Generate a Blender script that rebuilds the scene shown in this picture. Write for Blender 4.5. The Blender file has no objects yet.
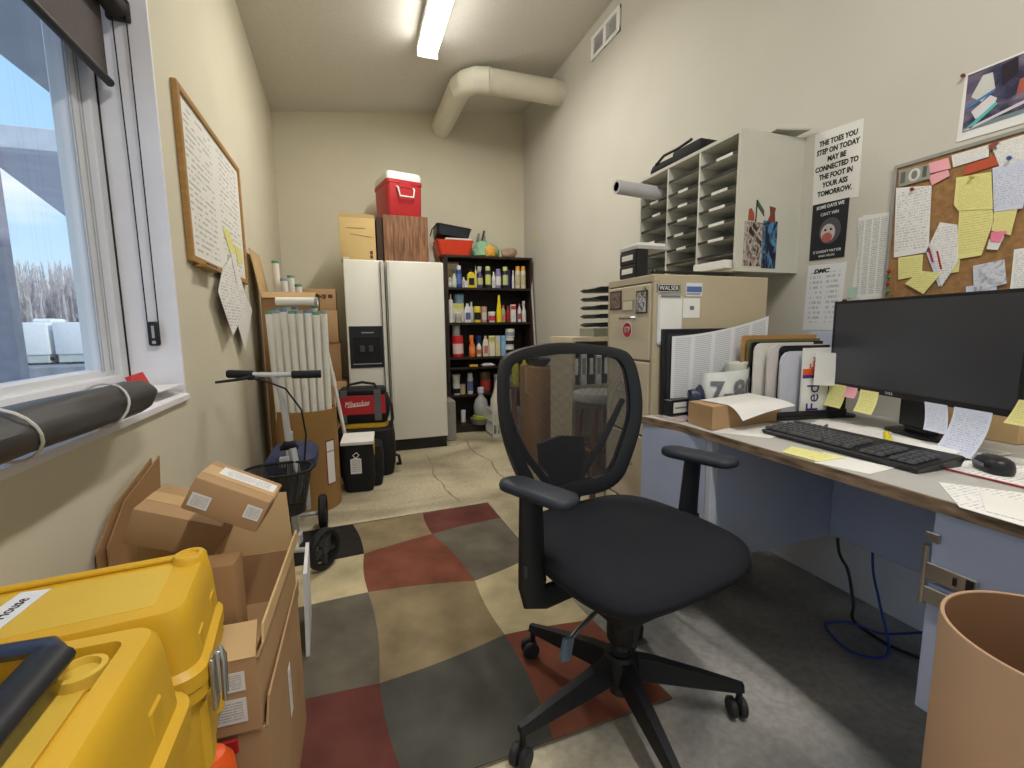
import bpy, bmesh, math, random
from mathutils import Vector, Matrix, Euler
random.seed(7)
SC = bpy.context.scene
COL = SC.collection
R = math.radians
V = Vector

# ---------------------------------------------------------------- camera, world, light, exposure
cam_d = bpy.data.cameras.new('camera')
cam = bpy.data.objects.new('camera', cam_d); COL.objects.link(cam)
cam_d.sensor_width = 36; cam_d.lens = 455/1024*36; cam_d.clip_start = .02; cam_d.clip_end = 400
yaw, pit, rol = .337150, .124868, -.011180
fw = V((math.sin(yaw)*math.cos(pit), math.cos(yaw)*math.cos(pit), -math.sin(pit)))
r0 = V((math.cos(yaw), -math.sin(yaw), 0)); u0 = r0.cross(fw)
rr_ = r0*math.cos(rol)+u0*math.sin(rol); uu_ = u0*math.cos(rol)-r0*math.sin(rol)
mw = Matrix.Identity(4)
for i in range(3):
    mw[i][0], mw[i][1], mw[i][2] = rr_[i], uu_[i], -fw[i]
mw[2][3] = 1.10
cam.matrix_world = mw
SC.camera = cam
SC.view_settings.view_transform = 'Standard'; SC.view_settings.look = 'None'
SC.view_settings.gamma = 1; SC.view_settings.use_curve_mapping = False
SC.view_settings.exposure = 0.13

world = bpy.data.worlds.new('sky'); SC.world = world; world.use_nodes = True
nt = world.node_tree; nt.nodes.clear()
def wn(t, **k):
    n = nt.nodes.new(t)
    for a, b in k.items(): setattr(n, a, b)
    return n
tc = wn('ShaderNodeTexCoord'); sep = wn('ShaderNodeSeparateXYZ'); nt.links.new(tc.outputs['Generated'], sep.inputs[0])
ramp = wn('ShaderNodeValToRGB'); nt.links.new(sep.outputs['Z'], ramp.inputs[0])
cr = ramp.color_ramp; cr.elements[0].position = .0; cr.elements[0].color = (.66, .80, .93, 1)
cr.elements[1].position = .75; cr.elements[1].color = (.24, .46, .84, 1)
e = cr.elements.new(.22); e.color = (.42, .68, .97, 1)
mp = wn('ShaderNodeMapping'); mp.inputs['Scale'].default_value = (1.6, 1.6, 6.5); nt.links.new(tc.outputs['Generated'], mp.inputs[0])
nz = wn('ShaderNodeTexNoise'); nz.inputs['Scale'].default_value = 1.7; nz.inputs['Detail'].default_value = 6; nt.links.new(mp.outputs[0], nz.inputs[0])
cl = wn('ShaderNodeValToRGB'); cl.color_ramp.elements[0].position = .47; cl.color_ramp.elements[1].position = .68
nt.links.new(nz.outputs['Fac'], cl.inputs[0])
mx = wn('ShaderNodeMixRGB'); mx.inputs[2].default_value = (.95, .96, .97, 1)
nt.links.new(cl.outputs[0], mx.inputs[0]); nt.links.new(ramp.outputs[0], mx.inputs[1])
bg = wn('ShaderNodeBackground'); bg.inputs[1].default_value = 1.15; nt.links.new(mx.outputs[0], bg.inputs[0])
wo = wn('ShaderNodeOutputWorld'); nt.links.new(bg.outputs[0], wo.inputs[0])

def area(name, loc, rot, sx, sy, power, col):
    l = bpy.data.lights.new(name, 'AREA'); l.shape = 'RECTANGLE'; l.size = sx; l.size_y = sy; l.energy = power; l.color = col
    o = bpy.data.objects.new(name, l); COL.objects.link(o); o.location = loc; o.rotation_euler = rot
    return o
# the sky's light enters through the window opening (a sampling portal, gives no light of its own)
pt = area('window_portal', (-.80, .69, 1.55), (0, R(-90), 0), 1.3, 2.5, 1, (1, 1, 1)); pt.data.cycles.is_portal = True
pt = area('fill_door_portal', (.75, -2.24, 1.1), (R(90), 0, 0), 1.8, 2.1, 1, (1, 1, 1)); pt.data.cycles.is_portal = True
# low winter sun from the far side of the building (lights the yard, does not reach through the side window)
sl = bpy.data.lights.new('sun', 'SUN'); sl.energy = 1.9; sl.angle = .05; sl.color = (1, .95, .88)
so = bpy.data.objects.new('sun', sl); COL.objects.link(so); so.rotation_euler = V((-.80, .38, -.48)).to_track_quat('-Z', 'Y').to_euler()
# fluorescent ceiling fixtures: the one in view and an unseen twin added over the camera
area('tube_light_far', (.66, 3.10, 3.105), (0, 0, 0), .10, 1.2, 24, (1.0, .97, .92))
area('tube_fill_near', (.66, -.20, 3.105), (0, 0, 0), .10, 1.2, 34, (1.0, .97, .93))

# ---------------------------------------------------------------- materials
MATS = {}
def lk(nt, a, b): nt.links.new(a, b)
def mat(name, col, rough=.6, metal=0., var=.07, scale=9., bump=0., spec=.4, emit=0., stretch=None, col2=None, detail=3.):
    if name in MATS: return MATS[name]
    m = bpy.data.materials.new(name); m.use_nodes = True; n = m.node_tree
    b = n.nodes['Principled BSDF']; MATS[name] = m
    b.inputs['Roughness'].default_value = rough; b.inputs['Metallic'].default_value = metal
    b.inputs['Specular IOR Level'].default_value = spec
    c = tuple(col)
    t = n.nodes.new('ShaderNodeTexCoord'); z = n.nodes.new('ShaderNodeTexNoise')
    z.inputs['Scale'].default_value = scale; z.inputs['Detail'].default_value = detail
    if stretch:
        p = n.nodes.new('ShaderNodeMapping'); p.inputs['Scale'].default_value = stretch
        lk(n, t.outputs['Object'], p.inputs[0]); lk(n, p.outputs[0], z.inputs[0])
    else: lk(n, t.outputs['Object'], z.inputs[0])
    x = n.nodes.new('ShaderNodeValToRGB')
    lo = tuple(max(0, v*(1-var)) for v in c); hi = tuple(min(1, v*(1+var)) for v in c)
    if col2: lo, hi = c, tuple(col2)
    x.color_ramp.elements[0].position = .32; x.color_ramp.elements[1].position = .68
    x.color_ramp.elements[0].color = (*lo, 1); x.color_ramp.elements[1].color = (*hi, 1)
    lk(n, z.outputs['Fac'], x.inputs[0]); lk(n, x.outputs[0], b.inputs['Base Color'])
    if bump:
        u = n.nodes.new('ShaderNodeBump'); u.inputs['Strength'].default_value = bump; u.inputs['Distance'].default_value = .004
        lk(n, z.outputs['Fac'], u.inputs['Height']); lk(n, u.outputs[0], b.inputs['Normal'])
    if emit:
        b.inputs['Emission Color'].default_value = (*c, 1); b.inputs['Emission Strength'].default_value = emit
    return m
def srgb(r, g, b):
    f = lambda v: (v/255/12.92 if v/255 <= .04045 else ((v/255+.055)/1.055)**2.4)
    return (f(r), f(g), f(b))
def S(name, r, g, b, **k): return mat(name, srgb(r, g, b), **k)

def math_n(n, op, a, b=None, c=None):
    m = n.nodes.new('ShaderNodeMath'); m.operation = op
    for i, v in enumerate((a, b, c)):
        if v is None: continue
        if isinstance(v, (int, float)): m.inputs[i].default_value = v
        else: lk(n, v, m.inputs[i])
    return m.outputs[0]
def paper_mat(name, base, ink, rows=22, cols=1, margin=.08, dens=.5, thick=.5, wordscale=30, hand=0., strength=.42):
    """sheet with rows of printed or handwritten marks, laid out in the sheet's own UV"""
    if name in MATS: return MATS[name]
    m = bpy.data.materials.new(name); m.use_nodes = True; n = m.node_tree; MATS[name] = m
    b = n.nodes['Principled BSDF']; b.inputs['Roughness'].default_value = .75; b.inputs['Specular IOR Level'].default_value = .2
    t = n.nodes.new('ShaderNodeUVMap'); s = n.nodes.new('ShaderNodeSeparateXYZ'); lk(n, t.outputs[0], s.inputs[0])
    u, v = s.outputs[0], s.outputs[1]
    if hand:
        wz = n.nodes.new('ShaderNodeTexNoise'); wz.inputs['Scale'].default_value = 9; lk(n, t.outputs[0], wz.inputs[0])
        v = math_n(n, 'ADD', v, math_n(n, 'MULTIPLY', math_n(n, 'SUBTRACT', wz.outputs['Fac'], .5), hand))
    vr = math_n(n, 'MULTIPLY', v, rows)
    f = math_n(n, 'FRACT', vr); fl = math_n(n, 'FLOOR', vr)
    line = math_n(n, 'COMPARE', f, .5, thick/2)
    cb = n.nodes.new('ShaderNodeCombineXYZ')
    lk(n, math_n(n, 'MULTIPLY', u, wordscale), cb.inputs[0]); lk(n, math_n(n, 'MULTIPLY', fl, 7.31), cb.inputs[1])
    w = n.nodes.new('ShaderNodeTexNoise'); w.inputs['Scale'].default_value = 1; w.inputs['Detail'].default_value = 1; lk(n, cb.outputs[0], w.inputs[0])
    words = math_n(n, 'GREATER_THAN', w.outputs['Fac'], 1-dens if dens < .9 else 0)
    cu = math_n(n, 'FRACT', math_n(n, 'MULTIPLY', u, cols))
    colm = math_n(n, 'COMPARE', cu, .47, .40 if cols > 1 else .6)
    mg = math_n(n, 'MULTIPLY', math_n(n, 'COMPARE', u, .5, .5-margin), math_n(n, 'COMPARE', s.outputs[1], .5, .5-margin))
    fac = math_n(n, 'MULTIPLY', math_n(n, 'MULTIPLY', line, words), math_n(n, 'MULTIPLY', colm, mg))
    fac = math_n(n, 'MULTIPLY', fac, strength)
    x = n.nodes.new('ShaderNodeMixRGB'); lk(n, fac, x.inputs[0])
    x.inputs[1].default_value = (*base, 1); x.inputs[2].default_value = (*ink, 1)
    lk(n, x.outputs[0], b.inputs['Base Color'])
    return m

# ---------------------------------------------------------------- mesh builder
class MB:
    def __init__(s): s.bm = bmesh.new(); s.mi = 0; s.uv = s.bm.loops.layers.uv.new('UVMap')
    def _fin(s, vs):
        for f in {f for v in vs for f in v.link_faces}: f.material_index = s.mi
        return vs
    def box(s, c, size, rot=None, bev=0., seg=1):
        r = bmesh.ops.create_cube(s.bm, size=1)['verts']
        M = Matrix.Translation(V(c)) @ (rot.to_4x4() if isinstance(rot, Matrix) else (Euler(rot).to_matrix().to_4x4() if rot else Matrix.Identity(4))) @ Matrix.Diagonal((*size, 1))
        bmesh.ops.transform(s.bm, matrix=M, verts=r)
        s._fin(r)
        if bev:
            es = list({e for v in r for e in v.link_edges})
            rb = bmesh.ops.bevel(s.bm, geom=es, offset=bev, segments=seg, affect='EDGES', profile=.5)
            for f in rb['faces']: f.material_index = s.mi
        return s
    def b2(s, x0, x1, y0, y1, z0, z1, bev=0., seg=1):
        return s.box(((x0+x1)/2, (y0+y1)/2, (z0+z1)/2), (abs(x1-x0), abs(y1-y0), abs(z1-z0)), None, bev, seg)
    def rings(s, rings, cap0=True, cap1=True, closed=True):
        """loft a list of equal-length vertex rings"""
        rv = [[s.bm.verts.new(p) for p in r] for r in rings]
        n = len(rv[0])
        for a, b in zip(rv, rv[1:]):
            for i in range(n if closed else n-1):
                j = (i+1) % n
                try: f = s.bm.faces.new((a[i], a[j], b[j], b[i])); f.material_index = s.mi
                except ValueError: pass
        for flag, r, rev in ((cap0, rv[0], True), (cap1, rv[-1], False)):
            if flag and n > 2:
                try: f = s.bm.faces.new(list(reversed(r)) if rev else r); f.material_index = s.mi
                except ValueError: pass
        return s
    def cyl(s, p0, p1, r, r2=None, n=18, caps=True):
        return s.tube([p0, p1], [r, r if r2 is None else r2], n, caps)
    def tube(s, pts, r, n=10, caps=True, sq=(1, 1)):
        pts = [V(p) for p in pts]; rs = r if isinstance(r, (list, tuple)) else [r]*len(pts)
        t0 = (pts[1]-pts[0]).normalized()
        nrm = t0.orthogonal().normalized() if abs(t0.z) > .98 else t0.cross(V((0, 0, 1))).normalized()
        out = []
        for i, p in enumerate(pts):
            a = pts[max(0, i-1)]; b = pts[min(len(pts)-1, i+1)]
            t = (b-a).normalized()
            nrm = (nrm - t*nrm.dot(t)).normalized(); bi = t.cross(nrm)
            out.append([p + nrm*math.cos(2*math.pi*k/n)*rs[i]*sq[0] + bi*math.sin(2*math.pi*k/n)*rs[i]*sq[1] for k in range(n)])
        return s.rings(out, caps, caps)
    def lathe(s, prof, c=(0, 0, 0), n=20, M=None, cap0=True, cap1=True):
        c = V(c); out = []
        for r, z in prof:
            ring = [V((math.cos(2*math.pi*k/n)*r, math.sin(2*math.pi*k/n)*r, z)) for k in range(n)]
            out.append([(M @ p if M else p)+c for p in ring])
        return s.rings(out, cap0, cap1)
    def prism(s, poly, h, M=None, uvbox=None):
        """polygon (x,y) extruded along +z by h, then transformed"""
        M = M or Matrix.Identity(4)
        a = [s.bm.verts.new(M @ V((x, y, 0))) for x, y in poly]
        b = [s.bm.verts.new(M @ V((x, y, h))) for x, y in poly]
        n = len(poly); fs = []
        fs.append(s.bm.faces.new(b)); fs.append(s.bm.faces.new(list(reversed(a))))
        for i in range(n):
            j = (i+1) % n
            fs.append(s.bm.faces.new((a[i], a[j], b[j], b[i])))
        x0 = min(p[0] for p in poly); x1 = max(p[0] for p in poly); y0 = min(p[1] for p in poly); y1 = max(p[1] for p in poly)
        for f in fs[:2]:
            ring = b if f is fs[0] else list(reversed(a))
            pp = poly if f is fs[0] else list(reversed(poly))
            for l, (x, y) in zip(f.loops, pp): l[s.uv].uv = ((x-x0)/(x1-x0), (y-y0)/(y1-y0))
        for f in fs: f.material_index = s.mi
        return s
    def surf(s, fn, nu, nv, closed_u=False):
        g = [[s.bm.verts.new(fn(i/nu, j/nv)) for i in range(nu+(0 if closed_u else 1))] for j in range(nv+1)]
        w = len(g[0])
        for j in range(nv):
            for i in range(nu):
                k = (i+1) % w
                f = s.bm.faces.new((g[j][i], g[j][k], g[j+1][k], g[j+1][i])); f.material_index = s.mi
                for l, (a, b) in zip(f.loops, ((i, j), (i+1, j), (i+1, j+1), (i, j+1))): l[s.uv].uv = (a/nu, b/nv)
        return s
    def out(s, name, mats, parent=None, smooth=35, loc=None, rot=None, solid=0.):
        me = bpy.data.meshes.new(name)
        bmesh.ops.recalc_face_normals(s.bm, faces=s.bm.faces)
        if solid: bmesh.ops.solidify(s.bm, geom=list(s.bm.faces), thickness=solid)
        s.bm.to_mesh(me); s.bm.free()
        for m in (mats if isinstance(mats, (list, tuple)) else [mats]): me.materials.append(m)
        if smooth:
            for p in me.polygons: p.use_smooth = True
            me.set_sharp_from_angle(angle=R(smooth))
        o = bpy.data.objects.new(name, me); COL.objects.link(o)
        if parent: o.parent = parent
        if loc: o.location = loc
        if rot: o.rotation_euler = rot
        return o
def tag(o, label, cat, group=None):
    o['label'] = label; o['category'] = cat
    if group: o['group'] = group
    return o
def thing(name, label, cat, loc=(0, 0, 0), rz=0., group=None, rot=None):
    o = bpy.data.objects.new(name, None); COL.objects.link(o); o.location = loc
    o.rotation_euler = rot if rot else (0, 0, rz); o.empty_display_size = .05
    return tag(o, label, cat, group)
def struct(o): o['kind'] = 'structure'; return o
def rrect(w, d, r, n=5, cx=0, cy=0, z=0):
    out = []
    for sx, sy, a0 in ((1, 1, 0), (-1, 1, 90), (-1, -1, 180), (1, -1, 270)):
        for k in range(n+1):
            a = R(a0+90*k/n)
            out.append(V((cx+sx*(w/2-r)+r*math.cos(a), cy+sy*(d/2-r)+r*math.sin(a), z)))
    return out
def axes(o, x, y):
    x = V(x).normalized(); y = V(y).normalized(); z = x.cross(y)
    M = Matrix.Identity(4)
    for i in range(3): M[i][0], M[i][1], M[i][2], M[i][3] = x[i], y[i], z[i], o[i]
    return M
def WR(y, z, off=0.): return axes((1.88-off, y, z), (0, -1, 0), (0, 0, 1))       # lettering on the right wall
def text(s, size, M, m, parent, name='lettering', align='CENTER', sx=1., depth=.0006, line=1., shear=0., bold=0.):
    c = bpy.data.curves.new(name, 'FONT'); c.body = s; c.size = size; c.extrude = depth; c.align_x = align; c.align_y = 'CENTER'
    c.space_line = line; c.shear = shear; c.resolution_u = 2; c.offset = bold*size
    o = bpy.data.objects.new(name, c); COL.objects.link(o)
    dg = bpy.context.evaluated_depsgraph_get(); me = bpy.data.meshes.new_from_object(o.evaluated_get(dg))
    bpy.data.objects.remove(o); bpy.data.curves.remove(c)
    me.transform(M @ Matrix.Diagonal((sx, 1, 1, 1))); me.materials.clear(); me.materials.append(m)
    t = bpy.data.objects.new(name, me); COL.objects.link(t); t.parent = parent
    return t
def copy_tree(o, parent=None):
    c = o.copy(); COL.objects.link(c)
    if parent: c.parent = parent
    for ch in list(o.children): copy_tree(ch, c)
    return c

# ================================================================ THE SETTING
LX, RX, BY, FY = -.585, 1.88, 4.90, -2.2
m_wall = S('wall_cream', 216, 209, 187, rough=.85, var=.025, scale=2.2, spec=.15)
m_wallr = S('wall_right_dimmed', 202, 198, 186, rough=.85, var=.025, scale=2.2, spec=.15)  # same cream paint, darkened in colour to hold down this wall's brightness
m_ceil = S('ceiling_board', 220, 216, 206, rough=.9, var=.04, scale=60, bump=.25, spec=.1)
m_jamb = S('jamb_white', 236, 234, 238, rough=.5, var=.03)
m_frame = S('vinyl_white', 226, 228, 232, rough=.35, var=.02)

# floor: worn concrete slab with stains, fine grain and cracks
m_fl = bpy.data.materials.new('concrete'); m_fl.use_nodes = True; n = m_fl.node_tree; b = n.nodes['Principled BSDF']
t = n.nodes.new('ShaderNodeTexCoord')
def nz_(scale, detail, dist=0.):
    z = n.nodes.new('ShaderNodeTexNoise'); z.inputs['Scale'].default_value = scale; z.inputs['Detail'].default_value = detail
    z.inputs['Distortion'].default_value = dist; lk(n, t.outputs['Object'], z.inputs[0]); return z.outputs['Fac']
def rp_(f, a, b_, pa=.35, pb=.65):
    x = n.nodes.new('ShaderNodeValToRGB'); lk(n, f, x.inputs[0]); x.color_ramp.elements[0].position = pa; x.color_ramp.elements[1].position = pb
    x.color_ramp.elements[0].color = (*a, 1); x.color_ramp.elements[1].color = (*b_, 1); return x.outputs[0]
def mul_(a, b_, f=1., bt='MULTIPLY'):
    x = n.nodes.new('ShaderNodeMixRGB'); x.blend_type = bt; x.inputs[0].default_value = f; lk(n, a, x.inputs[1]); lk(n, b_, x.inputs[2]); return x.outputs[0]
c1 = rp_(nz_(1.6, 5, .4), srgb(214, 202, 172), srgb(178, 166, 138), .3, .7)
c2 = rp_(nz_(.9, 6, 1.2), srgb(150, 146, 132), srgb(255, 255, 255), .30, .52)
c3 = rp_(nz_(45, 4), (.80, .80, .78), (1, 1, 1), .35, .65)
# greyer mottled slab on the desk side, blended in with a noisy edge
sx = n.nodes.new('ShaderNodeSeparateXYZ'); lk(n, t.outputs['Object'], sx.inputs[0])
ed = math_n(n, 'ADD', sx.outputs[0], math_n(n, 'MULTIPLY', math_n(n, 'SUBTRACT', nz_(2.4, 4), .5), .9))
near = math_n(n, 'MULTIPLY', math_n(n, 'SUBTRACT', sx.outputs[1], 1.55), .9)
gm = math_n(n, 'SUBTRACT', ed, math_n(n, 'MAXIMUM', near, -.15))
g_ = rp_(gm, (0, 0, 0), (1, 1, 1), .55, .95)
grey = rp_(nz_(2.6, 6, .6), srgb(112, 112, 112), srgb(176, 172, 166), .3, .68)
base = mul_(mul_(c1, c2), c3)
x = n.nodes.new('ShaderNodeMixRGB'); lk(n, g_, x.inputs[0]); lk(n, base, x.inputs[1]); lk(n, mul_(grey, c3), x.inputs[2])
lk(n, x.outputs[0], b.inputs['Base Color'])
rg = n.nodes.new('ShaderNodeMapRange'); rg.inputs[3].default_value = .35; rg.inputs[4].default_value = .7; lk(n, nz_(3, 3), rg.inputs[0]); lk(n, rg.outputs[0], b.inputs['Roughness'])
bp = n.nodes.new('ShaderNodeBump'); bp.inputs['Strength'].default_value = .15; lk(n, nz_(30, 4), bp.inputs['Height']); lk(n, bp.outputs[0], b.inputs['Normal'])
m = MB(); m.b2(LX-.2, RX+.1, FY-.1, BY+.1, -.12, 0); struct(m.out('floor', m_fl, smooth=0))
# cracks in the slab: thin dark sunken strips
m_crack = S('crack', 150, 140, 118, rough=.9, var=.2)
for pts in ([(.56, 3.95), (.58, 3.6), (.53, 3.3), (.56, 3.0), (.60, 2.72)], [(1.02, 4.3), (.97, 3.9), (1.03, 3.5), (1.0, 3.1), (1.06, 2.6)]):
    m = MB(); w = .008
    L_ = []; Rr = []
    for i, (a, c) in enumerate(pts):
        for k in range(4 if i < len(pts)-1 else 1):
            q = k/4; nx_ = pts[min(i+1, len(pts)-1)]
            p = (a+(nx_[0]-a)*q+random.uniform(-.012, .012), c+(nx_[1]-c)*q); ww = w*random.uniform(.4, 1.2)
            L_.append((p[0]-ww, p[1], .0006)); Rr.append((p[0]+ww, p[1], .0006))
    m.rings([L_, Rr], False, False, False)
    struct(m.out('trim_floor_crack', m_crack, smooth=0))

# walls
m = MB(); WY0, WY1, WZ0, WZ1 = -.60, 1.967, .868, 2.26
m.b2(-.80, LX, FY, WY0, 0, 3.45); m.b2(-.80, LX, WY1, BY+.1, 0, 3.45)
m.b2(-.80, LX, WY0, WY1, 0, WZ0-.02); m.b2(-.80, LX, WY0, WY1, WZ1, 3.45)
struct(m.out('wall_left', m_wall, smooth=0))
m = MB(); m.b2(LX, RX, BY, BY+.1, 0, 3.5); struct(m.out('wall_back', m_wall, smooth=0))
m = MB(); m.b2(RX, RX+.1, FY, BY+.1, 0, 3.5); struct(m.out('wall_right', m_wallr, smooth=0))
m = MB(); m.b2(-.8, -.15, FY-.1, FY, 0, 3.5); m.b2(1.65, RX+.1, FY-.1, FY, 0, 3.5); m.b2(-.15, 1.65, FY-.1, FY, 2.15, 3.5); struct(m.out('wall_front', m_wall, smooth=0))
m = MB()
for a in (-.15, .72, 1.59): m.b2(a, a+.06, FY-.08, FY-.02, 0, 2.15)
for z in (0, 2.07): m.b2(-.09, 1.59, FY-.08, FY-.02, z, z+.08)
fill_door = struct(m.out('fill_door_1', m_frame, smooth=0))  # unseen glass door, added behind the camera to let in frontal daylight
m = MB()
ys = [(BY+.1, 3.062), (BY, 3.069), (3.57, 3.18), (2.0, 3.21), (FY-.1, 3.24)]
lo = [(-.8, y, z-.02) for y, z in ys]; hi = [(RX+.1, y, 3.402) for y, z in ys]
m.rings([lo, hi], False, False, False)
m.rings([[(a, b_, c+.08) for a, b_, c in lo], [(a, b_, c+.08) for a, b_, c in hi]], False, False, False)
struct(m.out('ceiling', m_ceil, smooth=0))
m = MB(); m.b2(RX-.012, RX, -1.0, 1.9, 0, .62, .003); struct(m.out('baseboard_right', S('curb_daylit', 222, 226, 236, var=.05, scale=6), smooth=0))  # pale blue-white colour stands in for daylight on the wall under the desk
# window: reveal lining, vinyl frame, sash, glass
w_ = MB(); w_.b2(-.745, LX+.002, WY1-.012, WY1, WZ0, WZ1); w_.b2(-.745, LX+.002, WY0, WY0+.012, WZ0, WZ1); w_.b2(-.745, LX+.002, WY0, WY1, WZ1-.012, WZ1)
win = struct(w_.out('window_1', m_jamb, smooth=0))
m = MB()
ring = [(-.745, .93), (LX+.012, .868), (LX+.012, .85), (-.745, .85)]
m.rings([[(a, WY0, c) for a, c in ring], [(a, WY1, c) for a, c in ring]]); m.out('window_sill', m_jamb, win, smooth=0)
m = MB()
for x0, x1, d in ((-.80, -.742, .0), (-.815, -.765, .042)):
    zt = WZ1-.012; y0, y1, z0 = WY0+.012, WY1-.012, .93
    f = .055 if d == 0 else .078
    m.b2(x0, x1, y1-d-f, y1-d, z0, zt, .004); m.b2(x0, x1, y0+d, y0+d+f, z0, zt, .004)
    m.b2(x0, x1, y0+d+f, y1-d-f, z0, z0+f-.03, .004); m.b2(x0, x1, y0+d+f, y1-d-f, zt-f+.02, zt, .004)
m.b2(-.81, -.76, .62, .70, .95, 2.2, .004)
m.out('window_frame', m_frame, win, smooth=0)
m = MB(); m.b2(-.745, -.738, 1.946, 1.951, .93, 2.23); m.out('window_gasket', S('gasket_black', 30, 30, 32), win, smooth=0)
gl = bpy.data.materials.new('glass'); gl.use_nodes = True; n = gl.node_tree; n.nodes.clear()
o_ = n.nodes.new('ShaderNodeOutputMaterial'); tr = n.nodes.new('ShaderNodeBsdfTransparent'); gs = n.nodes.new('ShaderNodeBsdfGlossy'); mxs = n.nodes.new('ShaderNodeMixShader')
tr.inputs[0].default_value = (.95, .97, .97, 1); gs.inputs['Roughness'].default_value = .02
mxs.inputs[0].default_value = .05; lk(n, tr.outputs[0], mxs.inputs[1]); lk(n, gs.outputs[0], mxs.inputs[2]); lk(n, mxs.outputs[0], o_.inputs[0])
m = MB(); m.b2(-.794, -.788, WY0+.06, WY1-.06, .96, 2.22); m.out('window_pane', gl, win, smooth=0)
m = MB(); m.b2(-.09, 1.59, FY-.053, FY-.047, .08, 2.07); m.out('fill_door_pane', gl, fill_door, smooth=0)
m = MB()
for q in (1.822, 1.838, 1.880, 1.898): m.b2(-.766, -.7635, q-.002, q+.002, .97, 2.2)
m.out('sash_groove', S('groove_grey', 176, 178, 186), win, smooth=0)

# outdoors
m_grd = S('gravel', 178, 178, 182, rough=.95, var=.12, scale=.8, detail=6)
m = MB(); m.b2(-90, -.82, -40, 110, -.50, -.40); m.b2(-.82, 60, -60, -2.4, -.50, -.40); struct(m.out('trim_yard_ground', m_grd, smooth=0))
m_sof = S('soffit_grey', 206, 206, 216, rough=.8, var=.06, scale=4); m_fas = S('fascia_white', 214, 218, 224, rough=.6)
m = MB(); m.b2(-1.42, -.80, -1.2, 6, 2.34, 2.42); struct(m.out('trim_eave', m_sof, smooth=0))
t_ = thing('canopy', 'grey open canopy roof with a white fascia on a dark post outside the window', 'canopy', (-4.2, 7.2, -.4))
m = MB(); m.b2(-9, -1.9, 6.0, 6.15, 3.27, 3.49, .01); m.parent = None
f_ = m.out('fascia', m_fas, t_, smooth=0); f_.location = (4.2, -7.2, 0)
m = MB(); m.prism([(-3.35, 6.12), (-1.9, 6.12), (-1.9, 9.94), (-4.256, 9.94)], .10, Matrix.Translation((4.2, -7.2, 3.275))); m.out('roof_deck', m_sof, t_, smooth=0)
m = MB(); m.b2(-3.50, -3.185, 6.0, 6.14, 0, 3.268, .01)
p_ = m.out('post', S('post_grey', 150, 150, 162, rough=.8, var=.1), t_, smooth=0); p_.location = (4.2, -7.2, 0)
m_tr = S('trailer_white', 236, 236, 234, rough=.5, var=.03); m_trd = S('trailer_skirt', 196, 200, 196, rough=.6)
def trailer(label, x0, x1, y, ac):
    t_ = thing('trailer', label, 'trailer', ((x0+x1)/2, y+1.2, .10)); w = x1-x0
    m = MB(); m.b2(-w/2, w/2, -1.2, 1.2, .29, 1.30, .06, 2); m.out('body', m_tr, t_)
    m = MB(); m.b2(-w/2+.05, w/2-.05, -1.15, 1.15, .05, .29, .02); m.out('skirt', m_trd, t_, smooth=0)
    m = MB(); m.b2(ac-.26, ac+.26, -.4, .4, 1.29, 1.43, .05); m.out('roof_unit', m_tr, t_)
    for q in (-w*.28, w*.28):
        m = MB(); m.cyl((q, -1.12, .17), (q, -.9, .17), .17, n=20); m.out('wheel', S('tyre', 40, 40, 42), t_)
trailer('white trailer parked in the yard, nearest the grey post outside the window', -9.75, -8.80, 18, .0)
trailer('white trailer parked in the yard, nearest the white window frame', -8.68, -7.40, 18, .2)
m_kb = S('kerb_grey', 140, 142, 148, var=.2, scale=3)
m = MB(); m.b2(-60, -2, 16.6, 90, -.4, .10, .02); struct(m.out('trim_yard_kerb', m_kb, smooth=0))
m_bark = S('bark_hazed', 200, 190, 188, rough=.95, var=.25, scale=2)  # lightened: distance haze is painted into the bark colour
m = MB(); rnd = random.Random(3)
for k in range(1500):
    x = rnd.uniform(-46, -10); y = rnd.uniform(44, 66); h = rnd.uniform(5.5, 8.4)*(y/60)
    dx, dy = rnd.uniform(-.3, .3), rnd.uniform(-.3, .3)
    m.tube([(x, y, -.5), (x+dx*.4, y+dy, h*.5), (x+dx, y+dy, h)], [.10, .07, .02], 4, False)
    for q in range(9):
        f = rnd.uniform(.25, .95); a = rnd.uniform(0, 6.28); l = rnd.uniform(.5, 1.5)*(1.2-f)
        m.tube([(x+dx*f, y+dy*f, h*f), (x+dx*f+l*math.cos(a)*.6, y+l*math.sin(a)*.6, h*f+l*1.3)], [.035, .008], 3, False)
o = tag(m.out('bare_woods', m_bark, smooth=0), 'bare grey winter woods along the far side of the yard', 'woods'); o['kind'] = 'stuff'

# ceiling light fixtures
m_fix = S('fixture_white', 232, 232, 228, rough=.45, var=.02)
lens = mat('lens_glow', (1, .97, .9), rough=.4, var=.01, emit=14)
def fixture(name, label, y0, y1):
    zc = 3.24; t_ = thing(name, label, 'ceiling light', (.66, y0, zc)); L = y1-y0
    m = MB(); m.b2(-.075, .075, 0, L, -.035, .012, .006); m.out('housing', m_fix, t_, smooth=0)
    m = MB()
    prof = [(-.066, -.035), (-.07, -.07), (-.055, -.10), (.055, -.10), (.07, -.07), (.066, -.035)]
    m.rings([[(a, .012, c) for a, c in prof], [(a, L-.012, c) for a, c in prof]]); m.out('lens', lens, t_, smooth=0)
    for q in (.006, L-.006):
        m = MB(); m.b2(-.078, .078, q-.006, q+.006, -.108, .0, .003)
        for s_ in (-.03, .03): m.cyl((s_, q-.012, -.085), (s_, q+.012, -.085), .012, n=12)
        m.out('end_cap', m_fix, t_, smooth=0)
fixture('fluorescent_light', 'long white fluorescent fixture on the sloped ceiling', 2.48, 3.74)
fixture('fluorescent_light', 'unseen fluorescent fixture added above the camera to fill the front of the room', -.85, .41)

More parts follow.
